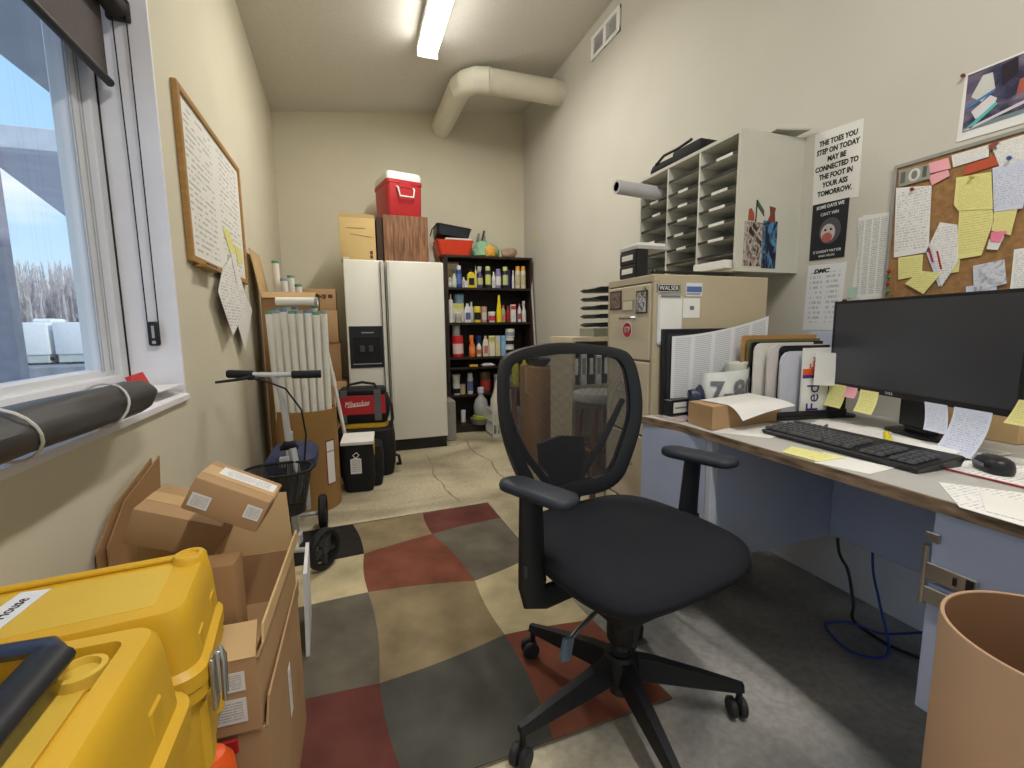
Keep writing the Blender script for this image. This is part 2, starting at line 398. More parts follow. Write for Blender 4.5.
# air duct with elbow, wall vent
m_duct = S('duct_white', 226, 221, 203, rough=.55, var=.03)
t_ = thing('air_duct', 'fat white round duct bending from the right wall into the back wall', 'duct', (1.0, 3.95, 3.16))
cx, cy, r_ = .985, 3.95, .098
m = MB(); m.cyl((.88-.66+.66, 0, 0), (.19, 0, 0), r_, n=28); m.out('straight_pipe', m_duct, t_)
m = MB(); m.tube([(.20, 0, 0), (.10, .02, 0), (.035, .085, 0), (0.0, .19, 0)], [r_+.003]*4, 28); m.out('elbow', m_duct, t_, smooth=20)
m = MB(); m.cyl((0, .18, 0), (-.02, .945, -.035), r_, n=28); m.out('wall_run', m_duct, t_)
m = MB()
m.cyl((.188, 0, 0), (.212, 0, 0), r_+.004, n=28); m.out('joint_band', m_duct, t_)
m = MB(); m.cyl((.788, 0, 0), (.812, 0, 0), r_+.004, n=28); m.out('joint_band', m_duct, t_)
t_ = thing('air_vent', 'white two-pane air vent grille high on the right wall', 'vent', (RX, 3.19, 3.22)); 
m = MB()
for a, c in ((-.20, -.16), (-.02, .02), (.16, .20)): m.b2(-.016, 0, a, c, -.085, .085, .003)
for a, c in ((-.085, -.058), (.058, .085)): m.b2(-.0155, 0, -.20, .20, a, c, .003)
m.out('frame', m_fix, t_, smooth=0)
m = MB()
for k in range(12):
    z = -.052+k*.0095; m.box((-.008, 0, z), (.010, .34, .0022), (0, R(-40), 0))
m.b2(-.002, -.0005, -.17, .17, -.06, .06); m.out('louvre_slats', S('vent_slat', 214, 214, 212, var=.02), t_, smooth=0)

# ================================================================ LEFT WALL
m_wood = S('pine_frame', 168, 128, 74, rough=.5, var=.15, scale=6, stretch=(1, 1, 8))
m_wb = paper_mat('whiteboard_writing', srgb(232, 230, 222), srgb(120, 118, 130), rows=24, cols=2, margin=.05, dens=.52, thick=.34, wordscale=26, hand=.012, strength=.5)
t_ = thing('whiteboard', 'oak framed whiteboard covered in handwriting on the left wall', 'whiteboard', (LX, 2.64, 1.70))
m = MB()
def WL(y, z, off=0.): return axes((LX+off, y, z), (0, 1, 0), (0, 0, 1))
m.prism([(-.49, -.31), (.49, -.31), (.49, .31), (-.49, .31)], .008, axes((.004, 0, 0), (0, 1, 0), (0, 0, 1))); m.out('writing_surface', m_wb, t_, smooth=0)
m = MB()
for y0, y1, z0, z1 in ((-.515, -.485, -.332, .332), (.485, .515, -.332, .332), (-.485, .485, .305, .332), (-.485, .485, -.332, -.305)): m.b2(.0005, .022, y0, y1, z0, z1, .003)
m.b2(.0, .05, -.45, -.235, -.345, -.333, .002)
m.out('frame', m_wood, t_, smooth=0)
m = MB(); m.cyl((.036, -.38, -.3265), (.036, -.25, -.3265), .006, n=10); tag(m.out('marker', S('marker_navy', 44, 40, 92), loc=(LX, 2.64, 1.70)), 'navy marker lying in the whiteboard tray', 'marker')
PW = paper_mat('paper_print', srgb(232, 230, 226), srgb(120, 122, 130), rows=26, cols=1)
PB = S('paper_blank', 228, 226, 220, rough=.8, var=.03)
PY = paper_mat('paper_yellow', srgb(232, 226, 150), srgb(150, 140, 90), rows=12, dens=.55, thick=.3, hand=.02)
PYR = paper_mat('paper_yellow_rows', srgb(230, 222, 146), srgb(150, 140, 84), rows=22, dens=.55, thick=.3, hand=.015)
PP = S('paper_pink', 236, 168, 176, rough=.8, var=.05)
PL = paper_mat('paper_list', srgb(226, 225, 220), srgb(96, 98, 106), rows=44, cols=4, dens=.6, thick=.6, wordscale=60, margin=.04, strength=.5)
PBl = paper_mat('paper_bluish', srgb(210, 214, 230), srgb(120, 124, 150), rows=20, dens=.5, hand=.01)
def leftsheet(label, pts, off, mt, name='note_sheet', cat='paper', group=None, tilt=0.):
    """loose sheet hanging off the whiteboard corner: polygon in (y, z), standing off the wall, lower end swinging out"""
    zt = max(p[1] for p in pts); m = MB(); y0 = sum(p[0] for p in pts)/len(pts)
    m.prism([(p[0]-y0, p[1]-zt) for p in pts], .0012, axes((0, 0, 0), (0, 1, 0), (math.sin(tilt)*-1, 0, math.cos(tilt))))
    return tag(m.out(name, mt, smooth=0, loc=(LX+off, y0, zt)), label, cat, group)
leftsheet('printed sheet hanging from the whiteboard corner, lowest point toward the window', [(2.52, 1.385), (2.38, 1.27), (2.54, 1.07), (2.74, 1.15), (2.98, 1.27), (2.86, 1.43), (2.70, 1.46)], .026, PW, tilt=.05)
leftsheet('plain white sheet hanging behind the printed one below the whiteboard', [(2.80, 1.41), (3.16, 1.22), (2.85, .985), (2.70, 1.17), (2.70, 1.36)], .0235, PB, tilt=.02)
leftsheet('narrow white slip hanging between the sheets at the whiteboard corner', [(2.72, 1.50), (2.80, 1.49), (2.89, 1.32), (2.78, 1.31)], .029, PB, name='paper_slip', tilt=.03)
leftsheet('upper pale yellow sticky note on the whiteboard', [(2.67, 1.60), (2.80, 1.62), (2.92, 1.52), (2.80, 1.48)], .0135, PY, 'sticky_note', 'sticky note')
leftsheet('lower pale yellow sticky note on the whiteboard, beside its right frame', [(2.90, 1.56), (3.06, 1.56), (3.08, 1.49), (2.95, 1.46)], .0135, PY, 'sticky_note', 'sticky note')

# roller blind
m_bl = S('blind_fabric', 88, 80, 78, rough=.8, var=.05, scale=40); m_blk = S('black_plastic', 26, 26, 28, rough=.45, var=.1)
t_ = thing('roller_blind', 'dark grey roller blind at the top of the window', 'blind', (-.66, .72, 2.135))
m = MB(); m.cyl((0, -1.24, 0), (0, 1.21, 0), .034, n=24); m.out('roller_tube', S('blind_roll', 52, 47, 46, rough=.8, var=.05), t_)
for q in (-1.25, 1.225):
    m = MB(); m.box((0, q, 0), (.066, .022, .066), None, .006, 2); m.out('bracket', m_blk, t_)
m = MB(); m.b2(-.0345, -.0325, -1.20, 1.19, -.235, .0); m.out('blind_cloth', m_bl, t_, smooth=0)
m = MB(); m.cyl((-.033, -1.20, -.237), (-.033, 1.20, -.237), .013, n=14); m.out('bottom_bar', m_blk, t_)
t2 = thing('blind_chain', 'black looped pull chain of the roller blind with a plastic weight', 'blind chain', (-.653, 1.936, 1.09))
m = MB()
for s_ in (-1, 1):
    m.tube([(s_*.016, 0, .02), (s_*.017, .0, .5), (s_*.019, -.006, 1.04)], .0022, 6)
m.out('chain', m_blk, t2)
m = MB(); m.box((0, 0, 0), (.036, .014, .085), None, .007, 2); m.out('weight', m_blk, t2)
m = MB(); m.b2(-.004, .004, -.0085, -.0065, -.015, .028); m.cyl((0, -.0085, -.03), (0, -.0065, -.03), .006, n=12); m.out('weight_slot', S('slot_grey', 170, 170, 172), t2, smooth=0)

# black rolled plastic on the sill
m_roll = S('black_poly', 62, 62, 64, rough=.42, var=.25, scale=14, bump=.5, stretch=(2, .5, 2))
t_ = thing('rolled_sheeting', 'long roll of black plastic sheeting lying along the window sill', 'roll', (-.535, .3, .935))
def rollf(u, v):
    a = 2*math.pi*u; y = -1.0+v*2.155; r = .046+.003*math.sin(3*a+v*19)+.0015*math.sin(7*a)
    if v > .985: r *= .80
    return V((r*math.cos(a), y, -.0+r*math.sin(a)*.92-.012*max(0, v-.9)))
m = MB(); m.surf(rollf, 28, 60, True)
m.rings([[rollf(k/28, 1) for k in range(28)], [V((0, 1.155, 0))+(rollf(k/28, 1)-V((0, 1.155, 0)))*.25 for k in range(28)]], False, True)
m.out('sheeting', m_roll, t_)
m_tie = S('tie_white', 206, 204, 196)
for q, b_ in ((.955, .02), (.64, -.02), (-.1, .01)):
    m = MB(); m.tube([(.0505*math.cos(k*.314), q+b_*math.sin(k*.314), .048*math.sin(k*.314)) for k in range(21)], .0028, 6); m.out('tie', m_tie, t_)
m = MB(); m.prism([(0, 0), (.11, -.012), (.10, .055), (.0, .05)], .012, axes((-.628, 1.660, .915), (0, 1, 0), (-.35, 0, 1)))
tag(m.out('card_packet', S('packet_red', 206, 34, 34, rough=.4), smooth=0), 'red flat packet standing on the window sill behind the black roll', 'packet')
m = MB(); m.b2(-.665, -.575, 1.70, 1.93, .908, .9105); 
tag(m.out('flyer', PB, rot=None, smooth=0), 'white flyer lying on the corner of the window sill', 'paper')

# ================================================================ CARTONS
m_cb = mat('cardboard', srgb(178, 144, 106), rough=.85, var=.07, scale=5, spec=.15)
m_cbd = mat('cardboard_dark', srgb(160, 124, 86), rough=.85, var=.08, scale=5, spec=.15)
m_cbl = mat('cardboard_light', srgb(202, 170, 124), rough=.85, var=.07, scale=5, spec=.15)
m_tape = S('tape_tan', 196, 160, 112, rough=.3)
m_lab = paper_mat('label_print', srgb(228, 226, 222), srgb(90, 90, 96), rows=9, dens=.6, thick=.55, wordscale=14, margin=.1)
m_ink = S('ink_black', 28, 28, 30, rough=.7)
def carton(name, label, loc, size, rz=0., mt=None, rot=None, tape=True, group=None, labels=()):
    """closed carton, origin at base centre; labels = (face, x, z, w, h) on 'f' front (-y), 'r' right (+x), 't' top"""
    w, d, h = size; t_ = thing(name, label, 'box', loc, rz, group, rot); mt = mt or m_cb
    m = MB(); m.box((0, 0, h/2), size, None, .004, 2); m.out('carton_body', mt, t_)
    if tape:
        m = MB(); m.b2(-w/2+.002, w/2-.002, -.024, .024, h-.0005, h+.0008); m.b2(w/2-.0005, w/2+.0008, -.024, .024, h*.72, h-.003); m.b2(-w/2-.0008, -w/2+.0005, -.024, .024, h*.72, h-.003)
        m.out('tape', m_tape, t_, smooth=0)
    for f, a, c, lw, lh in labels:
        M = {'f': axes((a, -d/2-.0012, c), (1, 0, 0), (0, 0, 1)), 'r': axes((w/2+.0012, a, c), (0, 1, 0), (0, 0, 1)), 't': axes((a, c, h+.0012), (1, 0, 0), (0, 1, 0))}[f]
        m = MB(); m.prism([(-lw/2, -lh/2), (lw/2, -lh/2), (lw/2, lh/2), (-lw/2, lh/2)], .0008, M @ Matrix.Translation((0, 0, -.0004))); m.out('shipping_label', m_lab, t_, smooth=0)
    return t_
def flap(parent, p0, p1, length, ang, base, mt, t=.004, crease=0.):
    """carton flap hinged on edge p0-p1; ang 0 = straight up, 90 = level outward along base"""
    p0, p1 = V(p0), V(p1); b_ = V(base).normalized(); up = V((0, 0, 1))
    d = up*math.cos(R(ang))+b_*math.sin(R(ang)); nrm = (p1-p0).normalized().cross(d)
    e_ = (p1-p0)
    a0, a1 = p0, p1; c0, c1 = p0+d*length+e_*.03, p1+d*length-e_*.03
    if crease:
        k0, k1 = p0+d*length*.5+nrm*crease, p1+d*length*.5+nrm*crease
        rows = [(a0, a1), (k0, k1), (c0, c1)]
    else: rows = [(a0, a1), (c0, c1)]
    m = MB()
    m.rings([[q[0], q[1], q[1]+nrm*t, q[0]+nrm*t] for q in rows])
    return m.out('flap', mt, parent, smooth=0)
def open_box(name, label, loc, size, rz, flaps, mt=None, inner=None, labels=(), group=None, rot=None):
    w, d, h = size; t_ = thing(name, label, 'box', loc, rz, group, rot); mt = mt or m_cb; t = .005
    m = MB(); m.b2(-w/2, w/2, -d/2, d/2, 0, t)
    m.b2(-w/2, w/2, -d/2, -d/2+t, t, h); m.b2(-w/2, w/2, d/2-t, d/2, t, h); m.b2(-w/2, -w/2+t, -d/2+t, d/2-t, t, h); m.b2(w/2-t, w/2, -d/2+t, d/2-t, t, h)
    m.out('carton_body', mt, t_, smooth=0)
    E_ = {'f': ((-w/2, -d/2, h), (w/2, -d/2, h), (0, -1, 0)), 'b': ((w/2, d/2, h), (-w/2, d/2, h), (0, 1, 0)), 'l': ((-w/2, d/2, h), (-w/2, -d/2, h), (-1, 0, 0)), 'r': ((w/2, -d/2, h), (w/2, d/2, h), (1, 0, 0))}
    for f in flaps:
        p0, p1, b_ = E_[f[0]]; flap(t_, p0, p1, f[1], f[2], b_, f[3] if len(f) > 3 and f[3] else (inner or mt), crease=f[4] if len(f) > 4 else 0)
    for f, a, c, lw, lh in labels:
        M = {'f': axes((a, -d/2-.0012, c), (1, 0, 0), (0, 0, 1)), 'r': axes((w/2+.0012, a, c), (0, 1, 0), (0, 0, 1))}[f]
        m = MB(); m.prism([(-lw/2, -lh/2), (lw/2, -lh/2), (lw/2, lh/2), (-lw/2, lh/2)], .0008, M @ Matrix.Translation((0, 0, -.0004))); m.out('shipping_label', m_lab, t_, smooth=0)
    return t_
# bottom box, the box on it and what sticks out of it
lower = open_box('cardboard_box', 'large open cardboard box on the floor, lowest of the pile behind the yellow cases', (-.366, 1.075, 0), (.375, .44, .385), R(-1),
    [('r', .05, 4, m_cb), ('l', .02, 10)], m_cb, labels=(('f', .09, .30, .05, .05), ('r', .02, .26, .03, .12)))
upper = open_box('cardboard_box', 'open cardboard box with two white labels standing on the bottom box of the pile', (-.352, 1.06, .39), (.345, .42, .138), R(-2),
    [('r', .055, 10, m_cbl, .006), ('b', .15, 6, m_cbl), ('f', .075, -70, m_cbl)], m_cb, inner=m_cbl, labels=(('f', .125, .100, .055, .036), ('f', .122, .045, .06, .046)))
m = MB(); m.b2(-.54, -.225, .838, .8445, .358, .384, .001); tag(m.out('folder', S('folder_red', 176, 34, 36, rough=.5), smooth=0), 'red folder edge wedged between the two stacked cardboard boxes', 'folder')
# things in and on the upper box
carton('carton', 'plain brown carton standing in the open cardboard box beside the yellow case', (-.318, .968, .396), (.18, .055, .268), R(-4), m_cbd, tape=False)
t_ = carton('carton', 'low brown carton tipped askew behind the small two-label carton', (-.394, 1.200, .629), (.172, .15, .080), 0, m_cb, rot=(R(2), R(21), R(-3)), labels=(('t', .02, .0, .05, .035),))
t_ = carton('carton', 'small brown carton with two white shipping labels on top of the box pile', (-.262, 1.058, .7265), (.144, .11, .069), 0, m_cb, rot=(R(1), R(28), R(-4)), labels=(('f', -.046, .026, .036, .028), ('f', .050, .038, .030, .028), ('t', .01, .012, .11, .04)))
m = MB()
for k, (a, c) in enumerate(((.0, .0), (.012, .02))):
    m.prism([(-.13, 0), (.10, .02), (.13, .285), (-.05, .22), (-.13, .14)], .004, axes((-.560+a, 1.36+c, .46), (.10, .99, 0), (-.02, .1, 1)))
tag(m.out('cardboard_sheet', m_cbd, smooth=0), 'flattened grey-brown cardboard leaning on the left wall behind the pile', 'cardboard')
m = MB(); m.prism([(-.12, 0), (.12, 0), (.12, .30), (-.12, .30)], .012, axes((-.205, 1.68, .0), (-.05, 1, 0), (.03, 0, 1)))
tag(m.out('foam_board', S('white_board', 226, 226, 228, rough=.5), smooth=0), 'white board standing on edge beside the open flaps of the box pile', 'board')

# ================================================================ YELLOW CASES
m_y = mat('case_yellow', srgb(216, 170, 42), rough=.42, var=.05, scale=4, spec=.45, bump=.03)
m_yl = mat('case_yellow_top', srgb(218, 182, 70), rough=.5, var=.06, scale=5)
m_steel = S('steel', 178, 178, 176, rough=.3, metal=.9, var=.12); m_bb = S('handle_blueblack', 34, 42, 62, rough=.32, var=.15)
def case(label, loc, rz, w, d, h, plate):
    t_ = thing('equipment_case', label, 'case', loc, rz); s = h*.60
    m = MB()
    m.rings([rrect(w*.92, d*.90, .028, 5, z=0), rrect(w*.95, d*.94, .030, 5, z=.02), rrect(w*.97, d*.97, .030, 5, z=s*.86), rrect(w*1.03, d*1.05, .034, 5, z=s*.90), rrect(w*1.03, d*1.05, .034, 5, z=s)])
    for x_ in (-.30, 0, .30): m.b2(w*x_-.03, w*x_+.03, -d*.5, d*.5, .03, s*.80, .008)
    for y_ in (-.27, .27): m.b2(-w*.5, w*.5, d*y_-.022, d*y_+.022, .03, s*.82, .008)
    m.out('lower_shell', m_y, t_, smooth=30)
    m = MB()
    m.rings([rrect(w*1.04, d*1.06, .034, 5, z=s+.002), rrect(w*1.04, d*1.06, .034, 5, z=s+.022), rrect(w*.99, d*.98, .030, 5, z=s+.030), rrect(w*.97, d*.95, .030, 5, z=h-.030), rrect(w*.95, d*.92, .026, 5, z=h-.008), rrect(w*.92, d*.88, .022, 5, z=h)] + ([rrect(w*.80, d*.76, .012, 5, z=h), rrect(w*.785, d*.74, .012, 5, z=h-.018)] if not plate else [rrect(w*.5, d*.5, .012, 5, z=h)]))
    if plate: m.b2(-w*.42, w*.42, d*.36, d*.42, h-.001, h+.008, .003)
    if plate:
        for sx_ in (-1, 1):
            cx_, cy_ = sx_*(w*.5-.030), d*.5-.026
            m.lathe([(.030, s+.03), (.027, h-.03), (.022, h+.006), (.019, h+.010), (.013, h+.010), (.011, h+.006)], (cx_, cy_, 0), 18)
    for y_ in (-.24, .24): m.b2(-w*.495, w*.495, d*y_-.02, d*y_+.02, s+.03, h-.045, .008)
    m.out('lid', m_y, t_, smooth=30)
    if plate: d2 = d*.5
    m = MB(); m.b2(-w*.36, w*.36, -d*.31, d*.31, h-.002 if plate else h-.022, h+.0006 if plate else h-.014, .0003)
    for x_, y_ in (() if plate else ((w*.33, d*.28), (w*.33, -d*.28), (-w*.33, d*.28), (-w*.33, -d*.28))): m.lathe([(.022, h-.016), (.021, h-.004), (.016, h-.003), (.014, h-.009)], (x_, y_, 0), 18)
    m.out('lid_panel', m_yl, t_, smooth=30)
    for x_ in ((w*.52,) if True else ()):
        m = MB(); yl = -d*.34 if plate else 0; m.box((x_+.003, yl, s-.010), (.006, .024, .075), None, .002); m.box((x_+.009, yl, s+.004), (.009, .018, .06), None, .004, 2)
        m.tube([(x_+.014, yl-.007, s-.036), (x_+.016, yl-.007, s+.02), (x_+.013, yl, s+.036), (x_+.016, yl+.007, s+.02), (x_+.014, yl+.007, s-.036)], .003, 8)
        m.out('latch', m_steel, t_, smooth=40)
    return t_, s
ca, s_ = case('yellow equipment case with a white name strip on its lid, against the cardboard pile', (-.3845, .711, .47), R(6), .34, .185, .28, True)
m = MB(); m.prism([(-.017, -.06), (.017, -.06), (.017, .06), (-.017, .06)], .0008, axes((-.042, -.005, .2812), (1, 0, 0), (0, 1, 0)) @ Matrix.Rotation(R(-10), 4, 'Z')); m.out('name_strip', S('label_white', 230, 232, 238, rough=.4), ca, smooth=0)
text('Safe House', .021, axes((-.042, -.005, .2820), (.17, .985, 0), (-.985, .17, 0)), m_ink, ca, 'name_lettering', sx=.85)
cb, s_ = case('yellow equipment case with a folding blue-black handle on top, nearest the camera', (-.385, .436, .47), R(1), .37, .295, .31, False)
m = MB(); hz = .31
hp = [(-.11, .10, hz-.012), (-.11, .10, hz+.006), (.02, .105, hz+.016), (.092, .100, hz+.016), (.106, .085, hz+.016), (.106, -.085, hz+.016), (.092, -.10, hz+.016), (.02, -.105, hz+.016), (-.11, -.10, hz+.006), (-.11, -.10, hz-.012)]
m.tube(hp, [.010]*10, 12, sq=(1.25, .8)); m.out('folding_handle', m_bb, cb)
m = MB(); m.tube([(.106, .075, hz+.018), (.106, -.075, hz+.018)], .0145, 14, sq=(1.3, .8)); m.out('handle_grip', S('grip_black', 28, 30, 36, rough=.5), cb)
carton('carton', 'brown carton on the floor that holds up the yellow cases', (-.435, .56, 0), (.26, .50, .4685), 0, m_cbd)
t_ = thing('traffic_cone', 'orange plastic cone standing between the yellow cases and the box pile', 'cone', (-.238, .745, 0))
m_or = S('cone_orange', 232, 92, 30, rough=.45, var=.05)
m = MB(); m.box((0, 0, .012), (.11, .11, .024), None, .008, 2); m.out('base_plate', m_or, t_)
m = MB(); m.lathe([(.048, .024), (.040, .25), (.034, .40), (.031, .435), (.020, .452), (0.003, .458)], (0, 0, 0), 22, cap1=False); m.out('cone_body', m_or, t_)

# ================================================================ DRUM WITH ROLLS, KNEE SCOOTER, CORNER BOXES
m_drum = mat('fibre_drum', srgb(164, 126, 76), rough=.55, var=.06, scale=3, spec=.3)
t_ = thing('fiber_drum', 'tall brown fiber drum by the left wall holding rolled drawings', 'drum', (-.285, 3.03, 0))
m = MB(); m.lathe([(.172, 0), (.175, .01), (.175, .615), (.177, .62), (.170, .62), (.168, .6), (.168, .012), (.01, .012)], n=40, cap1=False); m.out('drum_wall', m_drum, t_)
m = MB(); g = 2*math.pi/40
m.rings([[V((.1762*math.cos(a), .1762*math.sin(a), z)) for a in [R(-52+k*3.4) for k in range(7)]] for z in (.16, .43)], False, False, False)
m.out('shipping_form', m_lab, t_, smooth=0)
m = MB()
for a0, a1, z0, z1 in ((-53, -30.5, .425, .433), (-53, -30.5, .157, .164), (-53, -51, .157, .433), (-32, -30, .157, .433), (-53, -30.5, .36, .365)):
    m.rings([[V((.1765*math.cos(a), .1765*math.sin(a), z)) for a in [R(a0+(a1-a0)*k/6) for k in range(7)]] for z in (z0, z1)], False, False, False)
m.out('form_border', S('border_maroon', 120, 40, 60), t_, smooth=0)
m_rollw = mat('roll_white', srgb(226, 224, 214), rough=.7, var=.03, scale=3)
caps = [S('cap_green', 96, 150, 122), S('cap_blue', 112, 140, 172), S('cap_grey', 150, 160, 160)]
def draw_roll(x0, y0, z0, x1, y1, z1, r, cap, label, group=None, dark=False):
    t_ = thing('drawing_roll', label, 'drawing roll', (x0, y0, z0), 0, group)
    d = V((x1-x0, y1-y0, z1-z0))
    m = MB(); q = d.normalized(); n_ = q.orthogonal().normalized(); b_ = q.cross(n_); rings = []
    for f, rr in ((0, r), (1, r)): rings.append([d*f+(n_*math.cos(k*.3142)+b_*math.sin(k*.3142))*rr for k in range(20)])
    rings.append([d+(n_*math.cos(k*.3142)+b_*math.sin(k*.3142))*(r-.004) for k in range(20)]); rings.append([d*.985+(n_*math.cos(k*.3142)+b_*math.sin(k*.3142))*(r-.005) for k in range(20)])
    m.rings(rings); m.out('paper_roll', m_rollw, t_)
    m = MB(); m.tube([d-q*.016, d+q*.001], r+.0006, 20, False); m.out('end_band', cap, t_)
    return t_
rg_ = random.Random(11); GR = 'white drawing rolls standing in the fiber drum'
front = [(-.425+.0385*k, 2.93 if 1 <= k <= 5 else 2.965) for k in range(8)]
for k in range(8):
    a = -.130+.0371*k
    x0, y0 = -.285+a*.98, 3.03-math.sqrt(max(0, .150**2-a*a))*.78
    draw_roll(x0, y0, .013, -.285+a*1.13-.006, y0-.03, 1.205+rg_.uniform(-.012, .012), .0182, caps[(k*5) % 3], 'white drawing roll with a coloured end band, in the front row of the fiber drum', GR+', front row')
for k in range(5):
    a = -.10+.05*k
    draw_roll(-.285+a, 3.045, .013, -.285+a*1.16-.006, 3.03, 1.215+rg_.uniform(-.01, .02), .0205, caps[(k+1) % 3], 'white drawing roll with a coloured end band, in the middle of the fiber drum', GR+', middle row')
for k in range(4):
    a = -.075+.05*k
    draw_roll(-.285+a, 3.115, .013, -.285+a*1.1-.006, 3.12, 1.225+rg_.uniform(-.01, .02), .0195, caps[k % 3], 'white drawing roll with a coloured end band, at the back of the fiber drum', GR+', back row')
draw_roll(-.41, 3.055, 1.266, -.18, 3.03, 1.266, .024, caps[2], 'short white roll lying across the tops of the standing drawing rolls')
# tall open carton behind the drum, tubes in it
tb = open_box('cardboard_box', 'tall open cardboard box behind the fiber drum with one flap raised to the wall', (-.36, 3.42, 0), (.32, .36, 1.335), 0, [('l', .27, 9, m_cbl), ('f', .04, 155, m_cbl), ('r', .05, 120, m_cbl)], m_cbd, inner=m_cbl)
for x_, y_, h_, c_, lb in ((-.43, 3.50, 1.56, 0, 'tallest white tube standing in the tall open box by the left wall'), (-.38, 3.46, 1.44, 2, 'second white tube standing in the tall open box, right of the tallest'), (-.345, 3.54, 1.47, 0, 'white tube at the back of the tall open box'), (-.29, 3.42, 1.40, 0, 'shortest white tube, at the right of the tall open box')):
    draw_roll(x_, y_, .012, x_-.03, y_+.02, h_, .022, caps[c_], lb)
m = MB(); m.tube([(-.030, 3.425, .0), (-.172, 3.425, 1.02)], [.014, .012], 12); m.tube([(-.1285, 3.425, .70), (-.1424, 3.425, .80)], .017, 12)
tag(m.out('survey_pole', S('pole_white', 218, 216, 206, rough=.4)), 'slim white pole leaning at the right of the fiber drum', 'pole')
# carton stack in the left back corner
carton('carton', 'lowest brown carton of the stack left of the refrigerator', (-.235, 4.35, 0), (.36, .42, .32), 0, m_cbd)
carton('carton', 'white-labelled brown carton second from the floor left of the refrigerator', (-.225, 4.33, .3215), (.34, .40, .33), 0, m_cb, labels=(('f', .11, .17, .09, .16),))
carton('carton', 'dark brown carton in the middle of the stack left of the refrigerator', (-.24, 4.36, .6535), (.30, .40, .33), 0, m_cbd)
carton('carton', 'brown carton second from the top of the stack left of the refrigerator', (-.265, 4.34, .985), (.33, .38, .27), 0, m_cb)
t_ = carton('carton', 'topmost brown carton of the stack left of the refrigerator, with a dark printed line', (-.265, 4.34, 1.2565), (.32, .36, .175), 0, m_cb)
m = MB()
for a in (-.0, .05, .10): m.b2(a, a+.035, -.1815, -.1805, .10, .13)
m.out('printing', S('print_brown', 84, 58, 40), t_, smooth=0)

# knee scooter
m_al = S('scooter_silver', 206, 206, 208, rough=.35, metal=.3, var=.05); m_rub = S('rubber', 24, 24, 26, rough=.7, var=.1); m_nav = S('pad_navy', 44, 52, 84, rough=.7, var=.12, scale=30)
t_ = thing('knee_scooter', 'knee scooter with black grips and a wire mesh basket standing by the left wall', 'scooter', (-.29, 2.36, .0055))
def L_(x, y, z): return (x+.29, y-2.36, z)
m = MB(); m.tube([L_(-.42, 2.195, .905), L_(-.318, 2.20, .898), L_(-.24, 2.195, .898)], .011, 12); m.tube([L_(-.33, 2.2, .898), L_(-.312, 2.22, .84), L_(-.30, 2.24, .76), L_(-.292, 2.26, .55)], [.012, .012, .014, .015], 12); m.out('handlebar', m_al, t_)
for a, c in ((-.502, -.405), (-.255, -.135)):
    m = MB(); m.tube([L_(a, 2.195, .911 if a < -.4 else .897), L_(a+.008, 2.195, .911 if a < -.4 else .897), L_(c, 2.195, .904 if a < -.4 else .895)], [.014, .0175, .0175], 16); m.out('grip', m_rub, t_)
m = MB(); m.tube([L_(-.415, 2.175, .895), L_(-.46, 2.16, .888), L_(-.535, 2.15, .882)], [.008, .006, .005], 8); m.box(L_(-.41, 2.185, .893), (.03, .03, .02), None, .005); m.out('brake_lever', m_rub, t_)
m = MB(); m.tube([L_(-.42, 2.18, .89), L_(-.37, 2.165, .885), L_(-.28, 2.17, .84), L_(-.225, 2.19, .74), L_(-.215, 2.21, .62), L_(-.235, 2.24, .47)], .004, 8); m.out('brake_cable', m_rub, t_)
m = MB(); m.tube([L_(-.292, 2.26, .63), L_(-.29, 2.262, .10)], .018, 14); m.box(L_(-.29, 2.262, .12), (.05, .05, .06), None, .01); m.out('stem', m_al, t_)
m = MB(); m.box(L_(-.292, 2.252, .575), (.055, .05, .03), None, .008); m.cyl(L_(-.33, 2.25, .56), L_(-.255, 2.25, .56), .012); m.out('stem_clamp', m_rub, t_)
m = MB(); m.box(L_(-.31, 2.225, .50), (.045, .02, .05), None, .004); m.tube([L_(-.275, 2.225, .56), L_(-.262, 2.215, .46), L_(-.255, 2.215, .40)], .014, 10); m.out('basket_bracket', m_al, t_)
# basket: mesh walls and rim
m_mesh = bpy.data.materials.new('wire_mesh'); m_mesh.use_nodes = True; n = m_mesh.node_tree; n.nodes.clear()
def mesh_mat(n, col, nu, nv, keep):
    o_ = n.nodes.new('ShaderNodeOutputMaterial'); pb = n.nodes.new('ShaderNodeBsdfPrincipled'); pb.inputs['Base Color'].default_value = (*col, 1); pb.inputs['Roughness'].default_value = .6
    tr = n.nodes.new('ShaderNodeBsdfTransparent'); mx_ = n.nodes.new('ShaderNodeMixShader'); u = n.nodes.new('ShaderNodeUVMap'); s = n.nodes.new('ShaderNodeSeparateXYZ'); lk(n, u.outputs[0], s.inputs[0])
    fu = math_n(n, 'FRACT', math_n(n, 'MULTIPLY', s.outputs[0], nu)); fv = math_n(n, 'FRACT', math_n(n, 'MULTIPLY', s.outputs[1], nv))
    k = math_n(n, 'MAXIMUM', math_n(n, 'LESS_THAN', fu, keep[0]), math_n(n, 'LESS_THAN', fv, keep[1]))
    lk(n, k, mx_.inputs[0]); lk(n, tr.outputs[0], mx_.inputs[1]); lk(n, pb.outputs[0], mx_.inputs[2]); lk(n, mx_.outputs[0], o_.inputs[0])
mesh_mat(n, srgb(30, 32, 34), 120, 40, (.42, .42))
bx, by = -.325, 2.11
def bask(u, v):
    a = 2*math.pi*u; k = .72+.28*v
    c, s = math.cos(a), math.sin(a); e = .75
    return V(L_(bx+math.copysign(abs(c)**e, c)*.135*k, by+math.copysign(abs(s)**e, s)*.105*k, .315+v*.185))
m = MB(); m.surf(bask, 48, 6, True); m.out('basket_mesh', m_mesh, t_)
